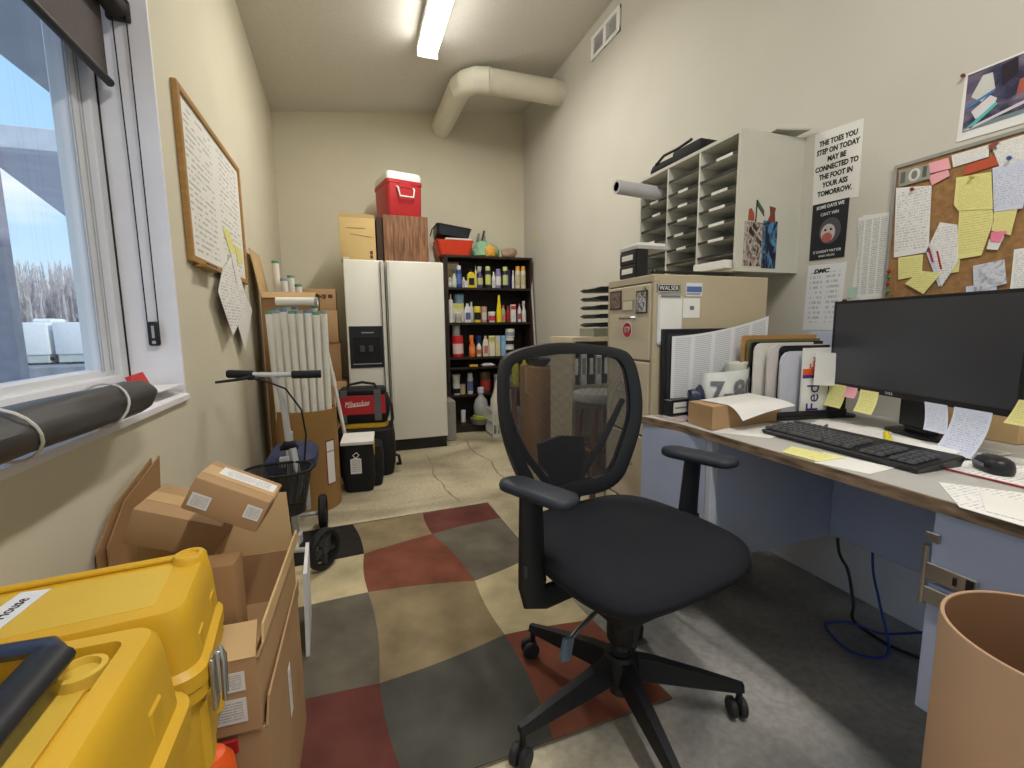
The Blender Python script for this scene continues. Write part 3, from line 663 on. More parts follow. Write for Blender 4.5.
m = MB(); rim = [bask(k/48, 1) for k in range(49)]; m.tube(rim, .006, 8, False); m.tube([bask(k/48, 0) for k in range(49)], .004, 8, False); m.rings([[bask(k/48, 0) for k in range(48)]], True, False); m.out('basket_rim', m_rub, t_)
m = MB(); m.rings([rrect(.19, .30, .05, 6, -.015, .12, .41), rrect(.22, .34, .06, 6, -.015, .12, .425), rrect(.22, .34, .06, 6, -.015, .12, .475), rrect(.18, .29, .06, 6, -.015, .12, .50)]); m.out('knee_pad', m_nav, t_)
m = MB(); m.tube([L_(-.29, 2.28, .30), L_(-.28, 2.50, .33), L_(-.27, 2.80, .30)], .018, 12); m.tube([L_(-.275, 2.55, .33), L_(-.272, 2.55, .41)], .016, 12); m.tube([L_(-.27, 2.62, .32), L_(-.27, 2.62, .12)], .016, 12); m.out('frame', m_al, t_)
m = MB(); m.cyl(L_(-.36, 2.20, .095), L_(-.175, 2.16, .095), .011); m.cyl(L_(-.29, 2.262, .10), L_(-.29, 2.185, .095), .014); m.out('front_axle', m_al, t_)
m = MB(); m.cyl(L_(-.345, 2.62, .09), L_(-.205, 2.62, .09), .011); m.out('rear_axle', m_al, t_)
def swheel(x, y, ax):
    m = MB(); c = V(L_(x, y, .095)); Rm = V((1, 0, 0)).rotation_difference(V(ax)).to_matrix().to_4x4() @ Matrix.Rotation(R(90), 4, 'Y')
    m.lathe([(.070, -.018), (.086, -.020), (.095, -.010), (.095, .010), (.086, .020), (.070, .018), (.070, -.018)], c, 30, Rm, False, False)
    w_ = m.out('wheel', m_rub, t_)
    m = MB(); m.lathe([(.022, -.014), (.022, .014)], c, 16, Rm); 
    for k in range(5):
        a = k*2*math.pi/5; d = Rm @ V((math.cos(a), math.sin(a), 0)); m.tube([c+d*.018, c+d*.072], [.013, .010], 8)
    m.out('wheel_hub', S('hub_grey', 60, 62, 64, rough=.4), w_)
swheel(-.168, 2.155, (.80, -.60, 0)); swheel(-.365, 2.205, (.80, -.60, 0)); swheel(-.195, 2.62, (1, 0, 0)); swheel(-.345, 2.62, (1, 0, 0))

# ================================================================ TOOL BAGS BY THE REFRIGERATOR
m_nyl = S('nylon_black', 24, 24, 27, rough=.8, var=.25, scale=40); m_red = S('nylon_red', 176, 36, 42, rough=.6, var=.06); m_gry = S('nylon_grey', 92, 92, 96, rough=.7)
m_yel = S('fabric_yellow', 226, 178, 44, rough=.6); m_wht = S('white_plain', 230, 230, 226, rough=.6, var=.02)
def softbox(m, w, d, z0, z1, r, bulge=.02):
    m.rings([rrect(w-.02, d-.02, r, 5, z=z0), rrect(w+bulge, d+bulge, r, 5, z=z0+(z1-z0)*.25), rrect(w+bulge, d+bulge, r, 5, z=z0+(z1-z0)*.7), rrect(w, d, r, 5, z=z1-.015), rrect(w-.03, d-.03, r*.8, 5, z=z1)])
t_ = thing('duffel_bag', 'lower black tool bag with a yellow top band, in front of the refrigerator', 'bag', (.075, 3.62, 0), R(-6))
m = MB(); softbox(m, .40, .34, 0, .36, .07); m.out('bag_body', m_nyl, t_)
m = MB(); softbox(m, .33, .24, .355, .40, .06, 0); m.out('yellow_band', m_yel, t_)
m = MB(); m.tube([(.20, -.08, .14), (.235, -.10, .13), (.245, -.08, .06), (.22, -.04, .05)], .012, 8); m.out('side_strap', m_nyl, t_)
t_ = thing('tool_bag', 'black and red tool bag with a white lettered logo, standing on the lower bag', 'bag', (.065, 3.62, .402), R(-6))
m = MB(); softbox(m, .36, .25, 0, .21, .05); softbox(m, .34, .22, .205, .255, .06, 0); m.out('bag_body', m_nyl, t_)
m = MB(); m.rings([[(-.165, -.139, .07), (.165, -.139, .07), (.165, -.139, .208), (-.165, -.139, .208)], [(-.165, -.131, .07), (.165, -.131, .07), (.165, -.131, .208), (-.165, -.131, .208)]]); m.out('red_panel', m_red, t_, smooth=0)
m = MB()
m.b2(.085, .135, -.141, -.134, .02, .25); m.out('grey_webbing', m_gry, t_, smooth=0)
m = MB(); m.b2(-.147, -.103, -.142, -.134, .20, .25); m.out('grey_webbing', m_gry, t_, smooth=0)
m = MB(); m.b2(-.139, -.111, -.1415, -.134, .01, .072); m.out('grey_webbing', m_gry, t_, smooth=0)
text('Milwaukee', .056, axes((-.035, -.1395, .150), (1, 0, .06), (0, 0, 1)), m_wht, t_, 'logo_lettering', sx=.72, shear=.25)
m = MB(); m.rings([[(-.11, -.140, .124), (.03, -.140, .134), (.05, -.140, .141), (-.10, -.140, .130)], [(-.11, -.137, .124), (.03, -.137, .134), (.05, -.137, .141), (-.10, -.137, .130)]]); m.out('logo_bolt', m_wht, t_, smooth=0)
m = MB(); m.tube([(-.11, -.08, .24), (-.09, -.07, .285), (0, -.06, .30), (.09, -.07, .285), (.11, -.08, .24)], .010, 8); m.out('bag_handle', m_nyl, t_)
m = MB(); m.tube([(.17, -.03, .20), (.205, -.06, .12), (.212, -.09, .02), (.19, -.11, -.06)], .010, 8, sq=(1.6, .5)); m.out('shoulder_strap', m_nyl, t_)
t_ = thing('gear_case', 'upright black padded gear case with a hanging white tag, right of the fiber drum', 'case', (.010, 3.26, 0), R(-5))
m = MB(); softbox(m, .20, .24, 0, .335, .04, .01); m.out('case_body', m_nyl, t_)
m = MB(); softbox(m, .14, .20, 0, .30, .05, .01)
for v in m.bm.verts: v.co.x += .085; v.co.y += .07
m.out('side_pocket', m_nyl, t_)
m = MB(); m.prism([(-.035, -.05), (.035, -.05), (.035, .05), (0, .06), (-.035, .05)], .002, axes((-.012, -.128, .185), (1, 0, 0), (0, 0, 1))); m.out('luggage_tag', m_lab, t_, smooth=0)
m = MB(); m.tube([(-.012, -.127, .24), (-.03, -.13, .262), (-.005, -.128, .28), (.01, -.128, .26), (-.010, -.127, .243)], .003, 6); m.out('tag_cord', m_wht, t_)
m = MB(); m.b2(.098, .106, -.06, .05, .23, .33, .003); m.out('yellow_side_label', m_yel, t_, smooth=0)
def sheet_flat(name, label, pts, z, mt, cat='paper', group=None, t=.0012, bend=None, th=None):
    m = MB(); cx = sum(p[0] for p in pts)/len(pts); cy = sum(p[1] for p in pts)/len(pts)
    m.prism([(p[0]-cx, p[1]-cy) for p in pts], t)
    return tag(m.out(name, mt, smooth=0, loc=(cx, cy, z)), label, cat, group)
m = MB(); m.b2(-.105, .105, -.12, .11, 0, .022, .002); tag(m.out('paper_stack', PB, smooth=0, loc=(.010, 3.255, .337), rot=(R(4), 0, R(-5))), 'stack of white paper lying on the upright black gear case', 'paper')

# ================================================================ REFRIGERATOR AND WHAT STANDS ON IT
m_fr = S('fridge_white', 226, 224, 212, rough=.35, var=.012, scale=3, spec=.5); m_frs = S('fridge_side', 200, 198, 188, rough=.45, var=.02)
t_ = thing('refrigerator', 'white side by side refrigerator with a black water dispenser against the back wall', 'refrigerator', (.385, 4.09, 0)); W2 = .418
m = MB(); m.b2(-W2+.004, W2-.004, .075, .76, .02, 1.665, .004); m.out('cabinet', m_frs, t_, smooth=0)
m = MB(); m.b2(-W2, -.092, 0, .068, .105, 1.672, .012, 3); f_ = m.out('freezer_door', m_fr, t_, smooth=30)
m = MB(); m.b2(-.082, W2, 0, .068, .105, 1.672, .012, 3); g_ = m.out('fridge_door', m_fr, t_, smooth=30)
m = MB(); m.b2(-W2+.01, W2-.01, .03, .12, .0, .098, .004); m.out('kick_plate', S('kick_black', 26, 25, 25, rough=.5), t_, smooth=0)
for p_, a in ((f_, -.112), (g_, -.062)):
    m = MB(); m.rings([[(a-.010, -.001, z), (a-.012, -.028, z), (a+.012, -.028, z), (a+.010, -.001, z)] for z in (.42, 1.66)]); m.out('door_handle', S('handle_cream', 206, 204, 194, rough=.4), p_, smooth=0)
    m = MB(); m.b2(a-.0125, a-.0095, -.0285, .0, .42, 1.66); m.out('handle_trim', S('trim_black', 40, 40, 40), p_, smooth=0)
# dispenser
x0, x1, z0, z1 = -.40, -.128, .765, 1.12; m = MB()
for a in ((x0, x1, 1.02, z1), (x0, x1, z0, .80), (x0, x0+.03, .80, 1.02), (x1-.03, x1, .80, 1.02)): m.b2(a[0], a[1], -.006, .002, a[2], a[3], .002)
d_ = m.out('water_dispenser', S('dispenser_black', 22, 22, 24, rough=.3), f_, smooth=0); 
m = MB(); m.b2(x0+.03, x1-.03, -.0012, .0, .80, 1.02); m.out('recess', S('recess_black', 8, 8, 9, rough=.6), d_, smooth=0)
for a in (-.30, -.23):
    m = MB(); m.b2(a-.02, a+.02, -.012, -.001, .90, .955, .004); m.out('paddle', S('paddle_grey', 66, 64, 62), d_, smooth=0)
m = MB(); m.b2(-.30, -.20, -.0075, -.0055, 1.06, 1.07); m.b2(x0+.02, x1-.02, -.009, -.004, .795, .803); m.out('dispenser_trim', S('trim_silver', 150, 150, 150), d_, smooth=0)
m = MB(); m.b2(-W2, -W2+.05, .01, .08, 1.672, 1.69, .004); m.out('hinge_cover', m_frs, t_, smooth=0)
# cardboard carton, wood box, cooler
t_ = carton('carton', 'tan cardboard carton standing on the left of the refrigerator top', (.105, 4.36, 1.674), (.29, .34, .355), R(-3), mat('carton_tan', srgb(208, 180, 122), rough=.8, var=.05, scale=4), tape=False)
m = MB(); m.box((-.01, -.172, .27), (.15, .002, .004)); m.box((.03, -.172, .21), (.17, .002, .003), (0, R(8), 0)); m.out('carton_seam', m_cbd, t_, smooth=0)
m = MB()
for q in (0, 1): m.b2(.095, .118, -.1725, -.170, .022+q*.035, .050+q*.035)
m.out('printed_marks', S('print_brown', 84, 58, 40), t_, smooth=0)
flap(t_, (.145, -.17, .355), (-.145, -.17, .355), .03, 12, (0, -1, 0), mat('carton_tan', srgb(208, 180, 122)))
m_wg = mat('wood_grain', srgb(92, 60, 40), rough=.5, var=.3, scale=16, stretch=(3.5, 3.5, .35), col2=srgb(158, 112, 76), detail=5)
t_ = thing('wooden_box', 'dark wood-grain box on the refrigerator beneath the red cooler', 'box', (.490, 4.40, 1.674))
m = MB(); m.b2(-.18, .205, -.20, .20, 0, .400, .003); m.out('case_shell', m_wg, t_, smooth=0)
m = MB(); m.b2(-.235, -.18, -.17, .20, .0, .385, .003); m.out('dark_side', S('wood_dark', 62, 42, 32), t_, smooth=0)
m_cool = S('cooler_red', 184, 44, 48, rough=.4, var=.03); 
t_ = thing('cooler', 'red cooler with a white lid and carry handle on top of the wooden box', 'cooler', (.472, 4.44, 2.0745), R(13))
m = MB(); m.rings([rrect(.29, .36, .03, 5, z=0), rrect(.305, .375, .03, 5, z=.02), rrect(.315, .39, .035, 5, z=.275), rrect(.325, .40, .035, 5, z=.28), rrect(.325, .40, .035, 5, z=.31)]); m.out('cooler_body', m_cool, t_)
m = MB(); m.rings([rrect(.315, .39, .035, 5, z=.311), rrect(.315, .39, .035, 5, z=.355), rrect(.30, .37, .035, 5, z=.378), rrect(.27, .34, .03, 5, z=.384)]); m.out('cooler_lid', m_wht, t_)
m = MB(); m.tube([(-.075, -.192, .25), (-.073, -.222, .235), (-.06, -.228, .165), (.06, -.228, .165), (.073, -.222, .235), (.075, -.192, .25)], .0085, 10); m.out('carry_handle', m_wht, t_)
m = MB(); m.b2(-.055, .055, -.199, -.188, .245, .285, .004); m.out('handle_boss', m_cool, t_, smooth=0)

# ================================================================ BOOKSHELF
m_dk = mat('shelf_espresso', srgb(46, 32, 27), rough=.45, var=.25, scale=10, stretch=(1, 1, .3))
SX0, SX1, SY0, SY1 = .935, 1.842, 4.60, 4.885; LEV = [.083, .388, .69, .793, 1.15, 1.503]
t_ = thing('bookshelf', 'dark brown bookcase full of cans and bottles in the back corner', 'bookcase', ((SX0+SX1)/2, SY0, 0)); hw = (SX1-SX0)/2
for s_ in (-1, 1):
    m = MB(); m.b2(s_*hw-.011 if s_ < 0 else hw-.022+.011, s_*hw+.022-.011 if s_ < 0 else hw+.011, 0, .28, 0, 1.825, .001); m.out('side_panel', m_dk, t_, smooth=0)
m = MB(); m.b2(-hw, hw, .272, .28, .0, 1.82); m.out('back_panel', S('shelf_back', 30, 21, 19, rough=.6), t_, smooth=0)
for z in LEV + [1.822]:
    d0 = .0 if z not in (LEV[1],) else .09
    m = MB(); m.b2(-hw+.0115, hw-.0115, d0, .2715, z-.022, z); m.out('shelf' if z < 1.8 else 'top_panel', m_dk, t_, smooth=0)
m = MB(); m.b2(-hw+.0115, hw-.0115, .006, .02, 0, .06); m.out('plinth', m_dk, t_, smooth=0)

def C_(r, g, b): return S('c_%d_%d_%d' % (r, g, b), r, g, b, rough=.38, var=.05, scale=20)
def pt_label(m, r, z0, z1, a0=200, a1=340):
    m.rings([[V((r*math.cos(R(a0+(a1-a0)*k/8)), r*math.sin(R(a0+(a1-a0)*k/8)), z)) for k in range(9)] for z in (z0, z1)], False, False, False)
def container(kind, label, x, y, z, r, h, body, cap=None, lab=None, cat=None, group=None):
    name = {'spray': 'spray_can', 'bottle': 'bottle', 'trigger': 'spray_bottle', 'tub': 'tub', 'can': 'can', 'jug': 'jug', 'cone': 'bottle', 'tube': 'sealant_tube', 'flat': 'bottle', 'box': 'carton'}[kind]
    t_ = thing(name, label, cat or name.replace('_', ' '), (x, y, z), 0, group)
    cap = cap or C_(230, 228, 222); N = 18
    m = MB(); q = MB()
    if kind == 'spray':
        m.lathe([(r*.94, 0), (r, .006), (r, h*.76), (r*.92, h*.80), (r*.62, h*.83)], n=N); q.lathe([(r*.80, h*.80), (r*.82, h*.97), (r*.72, h)], n=N)
    elif kind == 'bottle':
        m.lathe([(r*.9, 0), (r, .01), (r, h*.58), (r*.86, h*.70), (r*.42, h*.82), (r*.38, h*.88)], n=N); q.lathe([(r*.44, h*.87), (r*.44, h*.985), (r*.38, h)], n=N)
    elif kind == 'flat':
        m.rings([rrect(2*r*.94, 1.2*r, r*.3, 4, z=0), rrect(2*r, 1.25*r, r*.3, 4, z=.01), rrect(2*r, 1.25*r, r*.3, 4, z=h*.66), rrect(2*r*.7, r, r*.3, 4, z=h*.80), rrect(r*.7, r*.7, r*.3, 4, z=h*.85)]); q.lathe([(r*.38, h*.84), (r*.38, h*.98), (r*.3, h)], n=N)
    elif kind == 'trigger':
        m.lathe([(r*.9, 0), (r, .01), (r, h*.50), (r*.5, h*.68), (r*.34, h*.78)], n=N); q.lathe([(r*.4, h*.77), (r*.4, h*.84)], n=N); q.b2(-r*.8, r*.5, -r*.35, r*.35, h*.84, h, .004); q.b2(-r*.8, -r*.55, -r*.2, r*.2, h*.70, h*.86)
    elif kind == 'tub':
        m.lathe([(r*.86, 0), (r*.9, .006), (r*.98, h*.84)], n=N); q.lathe([(r*1.03, h*.84), (r*1.03, h*.97), (r*.95, h)], n=N)
    elif kind == 'can':
        m.lathe([(r*.98, 0), (r, .004), (r, h-.006), (r*.98, h-.002)], n=N); q.lathe([(r*.93, h-.003), (r*.93, h)], n=N)
    elif kind == 'jug':
        m.rings([rrect(2*r*.95, 1.3*r, r*.35, 4, z=0), rrect(2*r, 1.4*r, r*.35, 4, z=.012), rrect(2*r, 1.4*r, r*.35, 4, z=h*.6), rrect(2*r*.6, r*.9, r*.3, 4, z=h*.82), rrect(r*.7, r*.7, r*.3, 4, z=h*.88)]); q.lathe([(r*.40, h*.87), (r*.40, h)], n=N); q.tube([(r*.35, 0, h*.84), (r*.8, 0, h*.80), (r*.92, 0, h*.58)], r*.14, 8)
    elif kind == 'cone':
        m.lathe([(r, 0), (r, h*.42), (r*.8, h*.55), (r*.5, h*.80)], n=N); q.lathe([(r*.5, h*.79), (r*.42, h*.97), (r*.3, h)], n=N)
    elif kind == 'tube':
        m.lathe([(r, 0), (r, h*.78), (r*.6, h*.80)], n=N); q.lathe([(r*.4, h*.79), (r*.2, h)], n=N)
    elif kind == 'box':
        m.b2(-r, r, -r*.7, r*.7, 0, h, .002); q.b2(-r+.001, r-.001, -r*.7-.0006, -r*.7+.001, h*.72, h*.93)
    m.out('body', body, t_); q.out('cap' if kind != 'box' else 'printed_band', cap, t_)
    if lab and kind not in ('box',):
        b_ = MB(); rl = {'tub': r*.96}.get(kind, r)+.0008
        if kind in ('jug', 'flat'): rl = 1.25*r/2+.001 if kind == 'flat' else 1.4*r/2+.001; b_.b2(-r*.7, r*.7, -rl, -rl+.001, h*.15, h*.52)
        else: pt_label(b_, rl, h*.16, h*(.62 if kind in ('spray', 'can', 'tub') else .46))
        b_.out('label_band', lab, t_)
    return t_
X0 = .9475
W_, K_, BL, YE = C_(226, 226, 220), C_(28, 28, 32), C_(52, 78, 150), C_(222, 202, 48)
F = SY0
row = [  # u from the left side of the shelf, depth, radius, height, kind, body, cap, label band, words
 (.030, .06, .019, .125, 'bottle', C_(190, 186, 180), K_, W_, 'small grey-white bottle at the left end of the top shelf'),
 (.072, .05, .023, .185, 'trigger', C_(196, 216, 190), C_(60, 90, 70), W_, 'pale green bottle next to the blue can on the top shelf'),
 (.126, .07, .028, .222, 'spray', BL, W_, C_(96, 116, 176), 'blue spray can with a white cap on the top shelf'),
 (.192, .05, .025, .070, 'tub', W_, C_(214, 206, 196), None, 'squat white tub beside the blue can on the top shelf'),
 (.186, .12, .022, .115, 'bottle', W_, W_, None, 'small white bottle behind the squat tub on the top shelf'),
 (.250, .06, .040, .190, 'flat', YE, K_, K_, 'broad yellow bottle on the top shelf'),
 (.302, .06, .010, .225, 'tube', C_(226, 216, 150), C_(226, 216, 150), None, 'thin cream tube right of the broad yellow bottle'),
 (.346, .06, .031, .220, 'trigger', C_(84, 76, 122), C_(200, 196, 210), C_(190, 200, 130), 'violet spray bottle in the middle of the top shelf'),
 (.432, .06, .031, .222, 'spray', C_(44, 44, 58), C_(214, 220, 140), C_(206, 214, 120), 'black can with a pale green cap, left of the white bottle on the top shelf'),
 (.492, .05, .019, .170, 'bottle', W_, W_, C_(206, 206, 214), 'slim white bottle in the middle of the top shelf'),
 (.545, .06, .030, .200, 'spray', C_(150, 142, 184), C_(140, 130, 176), W_, 'lilac and white can on the top shelf'),
 (.622, .06, .031, .225, 'spray', C_(40, 42, 52), C_(208, 216, 130), C_(200, 206, 150), 'black can with a pale green cap, right of the lilac can'),
 (.674, .10, .026, .200, 'spray', C_(48, 44, 104), C_(48, 44, 104), None, 'navy can at the back right of the top shelf'),
 (.708, .05, .013, .190, 'bottle', W_, W_, None, 'narrow white bottle left of the orange capped cans'),
 (.764, .06, .028, .235, 'spray', C_(220, 212, 186), C_(236, 166, 60), C_(200, 190, 150), 'cream can with an orange cap, left one of the pair on the top shelf'),
 (.826, .06, .028, .235, 'spray', C_(220, 212, 186), C_(236, 166, 60), C_(200, 190, 150), 'cream can with an orange cap, right one of the pair on the top shelf'),
]
for u, d, r, h, k, bo, ca_, lb, wd in row: container(k, wd, X0+u, F+d, LEV[5]+.0005, r, h, bo, ca_, lb, group='cans and bottles on the top shelf')
container('box', 'brown cardboard carton at the back left of the top shelf', X0+.075, F+.20, LEV[5]+.0005, .07, .27, m_cb, C_(210, 196, 170))
row = [
 (.030, .05, .022, .290, 'tube', W_, C_(196, 150, 120), None, 'tall white sealant tube at the left end of the second shelf'),
 (.105, .05, .034, .100, 'tub', C_(200, 200, 196), C_(226, 224, 214), C_(170, 170, 170), 'low grey-white tub at the front left of the second shelf'),
 (.120, .15, .060, .200, 'box', C_(222, 216, 190), C_(216, 214, 120), None, 'cream carton with a yellow band on the second shelf'),
 (.205, .06, .037, .195, 'jug', C_(222, 222, 224), C_(222, 222, 224), C_(96, 100, 160), 'white jug with a violet mark on the second shelf'),
 (.262, .12, .026, .215, 'bottle', W_, C_(222, 220, 200), None, 'white bottle behind the yellow can on the second shelf'),
 (.308, .05, .037, .165, 'can', C_(228, 208, 52), C_(190, 190, 180), K_, 'yellow can with black markings on the second shelf'),
 (.384, .06, .030, .165, 'can', C_(190, 150, 140), C_(60, 50, 90), C_(214, 200, 190), 'pinkish can with a dark lid on the second shelf'),
 (.465, .05, .038, .110, 'tub', C_(232, 220, 218), C_(232, 232, 228), C_(196, 60, 80), 'white tub with a red label on the second shelf'),
 (.546, .05, .029, .285, 'cone', C_(238, 214, 24), C_(238, 220, 60), None, 'tall yellow cone-topped bottle on the second shelf'),
 (.600, .07, .024, .180, 'bottle', C_(150, 190, 120), C_(200, 80, 90), C_(214, 120, 130), 'green and red bottle right of the tall yellow one'),
 (.655, .08, .020, .175, 'bottle', C_(176, 34, 44), C_(176, 34, 44), None, 'small red bottle on the second shelf'),
 (.703, .05, .027, .185, 'box', W_, C_(206, 60, 70), None, 'white carton with a red band on the second shelf'),
 (.752, .08, .016, .10, 'bottle', C_(60, 60, 110), K_, None, 'small navy bottle beside the white carton on the second shelf'),
 (.780, .06, .020, .195, 'bottle', C_(226, 220, 230), C_(190, 100, 90), C_(186, 90, 80), 'white bottle with a rust red top on the second shelf'),
 (.832, .06, .023, .225, 'trigger', C_(222, 222, 218), C_(206, 206, 204), None, 'white spray bottle at the right end of the second shelf'),
]
for u, d, r, h, k, bo, ca_, lb, wd in row: container(k, wd, X0+u, F+d, LEV[4]+.0005, r, h, bo, ca_, lb, group='cans and bottles on the second shelf')
container('tub', 'clear blue-lidded tub standing on the cream carton of the second shelf', X0+.135, F+.15, LEV[4]+.2015, .058, .095, C_(150, 186, 214), C_(84, 136, 190), None)
row = [
 (.095, .07, .058, .225, 'can', C_(196, 34, 40), C_(150, 150, 150), C_(226, 200, 196), 'big red can on the third shelf'),
 (.246, .06, .033, .225, 'trigger', C_(232, 112, 34), C_(236, 130, 60), C_(240, 150, 90), 'bright orange bottle on the third shelf'),
 (.320, .06, .027, .160, 'bottle', C_(222, 216, 200), C_(60, 80, 150), C_(200, 120, 70), 'white bottle with a blue cap on the third shelf'),
 (.342, .16, .030, .215, 'can', C_(44, 66, 130), C_(44, 66, 130), None, 'dark blue can at the back of the third shelf'),
 (.393, .06, .031, .215, 'jug', C_(222, 214, 190), C_(214, 190, 170), C_(196, 120, 110), 'cream jug with a red mark on the third shelf'),
 (.460, .06, .031, .215, 'box', C_(226, 222, 200), C_(190, 190, 60), None, 'cream carton with an olive band on the third shelf'),
 (.526, .06, .027, .215, 'box', C_(216, 206, 160), C_(190, 204, 214), None, 'tan carton with a pale blue band on the third shelf'),
 (.588, .06, .023, .215, 'box', C_(140, 186, 226), C_(120, 166, 214), None, 'light blue carton on the third shelf'),
 (.665, .07, .050, .105, 'can', W_, C_(60, 60, 60), K_, 'white and black can at the bottom of the stack on the third shelf'),
]
for u, d, r, h, k, bo, ca_, lb, wd in row: container(k, wd, X0+u, F+d, LEV[3]+.0005, r, h, bo, ca_, lb, group='cans and bottles on the third shelf')
container('can', 'grey can standing on the big red can', X0+.082, F+.07, LEV[3]+.2265, .040, .105, C_(150, 150, 148), C_(120, 120, 120), None)
container('can', 'white can in the middle of the stack on the third shelf', X0+.665, F+.07, LEV[3]+.1062, .050, .09, C_(214, 212, 206), C_(60, 60, 60), K_)
container('can', 'white can on top of the stack on the third shelf', X0+.672, F+.07, LEV[3]+.197, .050, .09, W_, C_(190, 190, 190), C_(150, 160, 170))
m = MB(); m.b2(-.045, .045, -.03, .03, 0, .022, .002); tag(m.out('carton', C_(228, 170, 60), smooth=0, loc=(X0+.25, F+.04, LEV[2]+.0005)), 'flat orange carton on the narrow fourth shelf', 'box')
m = MB(); m.rings([rrect(.13, .10, .02, 4, z=0), rrect(.15, .12, .02, 4, z=.012), rrect(.09, .07, .02, 4, z=.03)]); tag(m.out('rag', W_, loc=(X0+.41, F+.065, LEV[2]+.0005)), 'white folded rag on the narrow fourth shelf', 'rag')
row = [
 (.085, .14, .042, .110, 'tub', W_, W_, K_, 'lower white tub at the left of the fifth shelf'),
 (.155, .15, .030, .110, 'can', C_(196, 180, 150), C_(170, 150, 120), None, 'beige can on the fifth shelf'),
 (.236, .14, .032, .225, 'spray', W_, W_, C_(110, 120, 170), 'white spray can with a blue label on the fifth shelf'),
 (.405, .15, .060, .235, 'can', C_(96, 72, 46), C_(70, 80, 70), C_(176, 60, 50), 'brown jar with a red band on the fifth shelf'),
 (.55, .15, .045, .200, 'tub', C_(190, 190, 186), W_, None, 'grey tub at the right of the fifth shelf'),
 (.68, .15, .045, .220, 'jug', C_(200, 206, 214), C_(70, 90, 160), None, 'pale jug with a blue cap at the right of the fifth shelf'),
]
for u, d, r, h, k, bo, ca_, lb, wd in row: container(k, wd, X0+u, F+d, LEV[1]+.0005, r, h, bo, ca_, lb, group='containers on the fifth shelf')
container('tub', 'upper white tub at the left of the fifth shelf', X0+.085, F+.14, LEV[1]+.1115, .042, .105, W_, W_, None)
container('can', 'small white can on the bottom of the bookcase', X0+.155, F+.15, LEV[0]+.0005, .026, .13, W_, W_, None)
# clear jug and tray in front of it
t_ = thing('water_jug', 'clear plastic jug with a lavender cap standing on the bottom of the bookcase', 'jug', (X0+.320, F+.02, LEV[0]+.0935))
m = MB(); m.lathe([(.072, 0), (.08, .012), (.08, .10), (.062, .16), (.028, .20), (.024, .23)], n=24); m.out('body', S('jug_grey', 168, 170, 168, rough=.25, var=.1), t_)
m = MB(); m.lathe([(.030, .228), (.036, .235), (.036, .285), (.028, .295)], n=18); m.out('cap', C_(196, 192, 214), t_)
t_ = thing('plastic_tub', 'grey tub with a yellow-green lid under the clear jug at the bottom of the bookcase', 'tub', (X0+.315, F+.02, LEV[0]+.0005))
m = MB(); m.lathe([(.10, 0), (.115, .06)], n=24); m.out('body', S('tub_grey', 120, 116, 106), t_); m = MB(); m.lathe([(.085, .06), (.085, .085), (.07, .0925)], n=24); m.out('lid', C_(170, 180, 60), t_)
# on top of the bookcase
TZ = 1.8225
t_ = thing('storage_tray', 'orange-red plastic tray on top of the bookcase', 'tray', (X0+.085, F+.14, TZ))
m = MB(); m.rings([rrect(.30, .24, .03, 5, z=0), rrect(.38, .28, .03, 5, z=.145), rrect(.36, .26, .03, 5, z=.145), rrect(.29, .22, .03, 5, z=.01)]); m.out('tray_shell', C_(222, 66, 36), t_)
m = MB(); m.b2(-.10, .17, -.13, .10, .147, .165, .004); m.out('tray_lining', W_, t_, smooth=0)
t_ = thing('organizer_basket', 'black mesh basket tipped on top of the orange-red tray', 'basket', (X0+.07, F+.14, TZ+.168), rot=(0, R(7), 0))
m = MB(); m.rings([rrect(.32, .22, .03, 4, z=0.018), rrect(.35, .25, .03, 4, z=.11)], True, False); m.rings([rrect(.31, .21, .03, 4, z=.02), rrect(.34, .24, .03, 4, z=.11)], True, False); m.out('mesh_body', C_(40, 44, 50), t_)
m = MB(); m.tube([*rrect(.35, .25, .03, 4, z=.112), rrect(.35, .25, .03, 4, z=.112)[0]], .006, 6, False); m.tube([(-.17, -.12, .11), (-.21, -.05, .06), (-.215, 0, .0), (-.2, .05, .05)], .006, 6); m.out('wire_rim', K_, t_)
def lumpy(name, label, cat, loc, size, mt, seed, sub=3, taper=0.):
    rn = random.Random(seed); m = MB(); bmesh.ops.create_icosphere(m.bm, subdivisions=sub, radius=1)
    ph = [(rn.uniform(2, 5), rn.uniform(0, 6), V((rn.uniform(-1, 1), rn.uniform(-1, 1), rn.uniform(-1, 1)))) for _ in range(9)]
    for v in m.bm.verts:
        d = 1+sum(.07*math.sin(a*v.co.dot(c)*2+b) for a, b, c in ph)
        v.co = V((v.co.x*size[0]*d, v.co.y*size[1]*d, max(-.55, v.co.z)*size[2]*d))
    z0 = min(v.co.z for v in m.bm.verts)
    for v in m.bm.verts: v.co.z = max(v.co.z, z0*.75)-z0*.75
    h = max(v.co.z for v in m.bm.verts)
    for v in m.bm.verts:
        f = 1-taper*max(0, v.co.z/h-.25); v.co.x *= f; v.co.y *= f
    return tag(m.out(name, mt, loc=loc, smooth=60), label, cat)
lumpy('cloth', 'pale green cloth heap on top of the bookcase, right of the tray', 'cloth', (X0+.445, F+.165, TZ), (.13, .10, .11), C_(150, 196, 156), 2)
lumpy('sponge', 'orange-yellow sponge in front of the green cloth on the bookcase', 'sponge', (X0+.46, F+.035, TZ), (.055, .03, .07), C_(230, 172, 70), 5)
lumpy('rag_bundle', 'beige rag bundle at the right end of the bookcase top', 'rag', (X0+.67, F+.07, TZ), (.085, .06, .075), C_(172, 146, 124), 8)
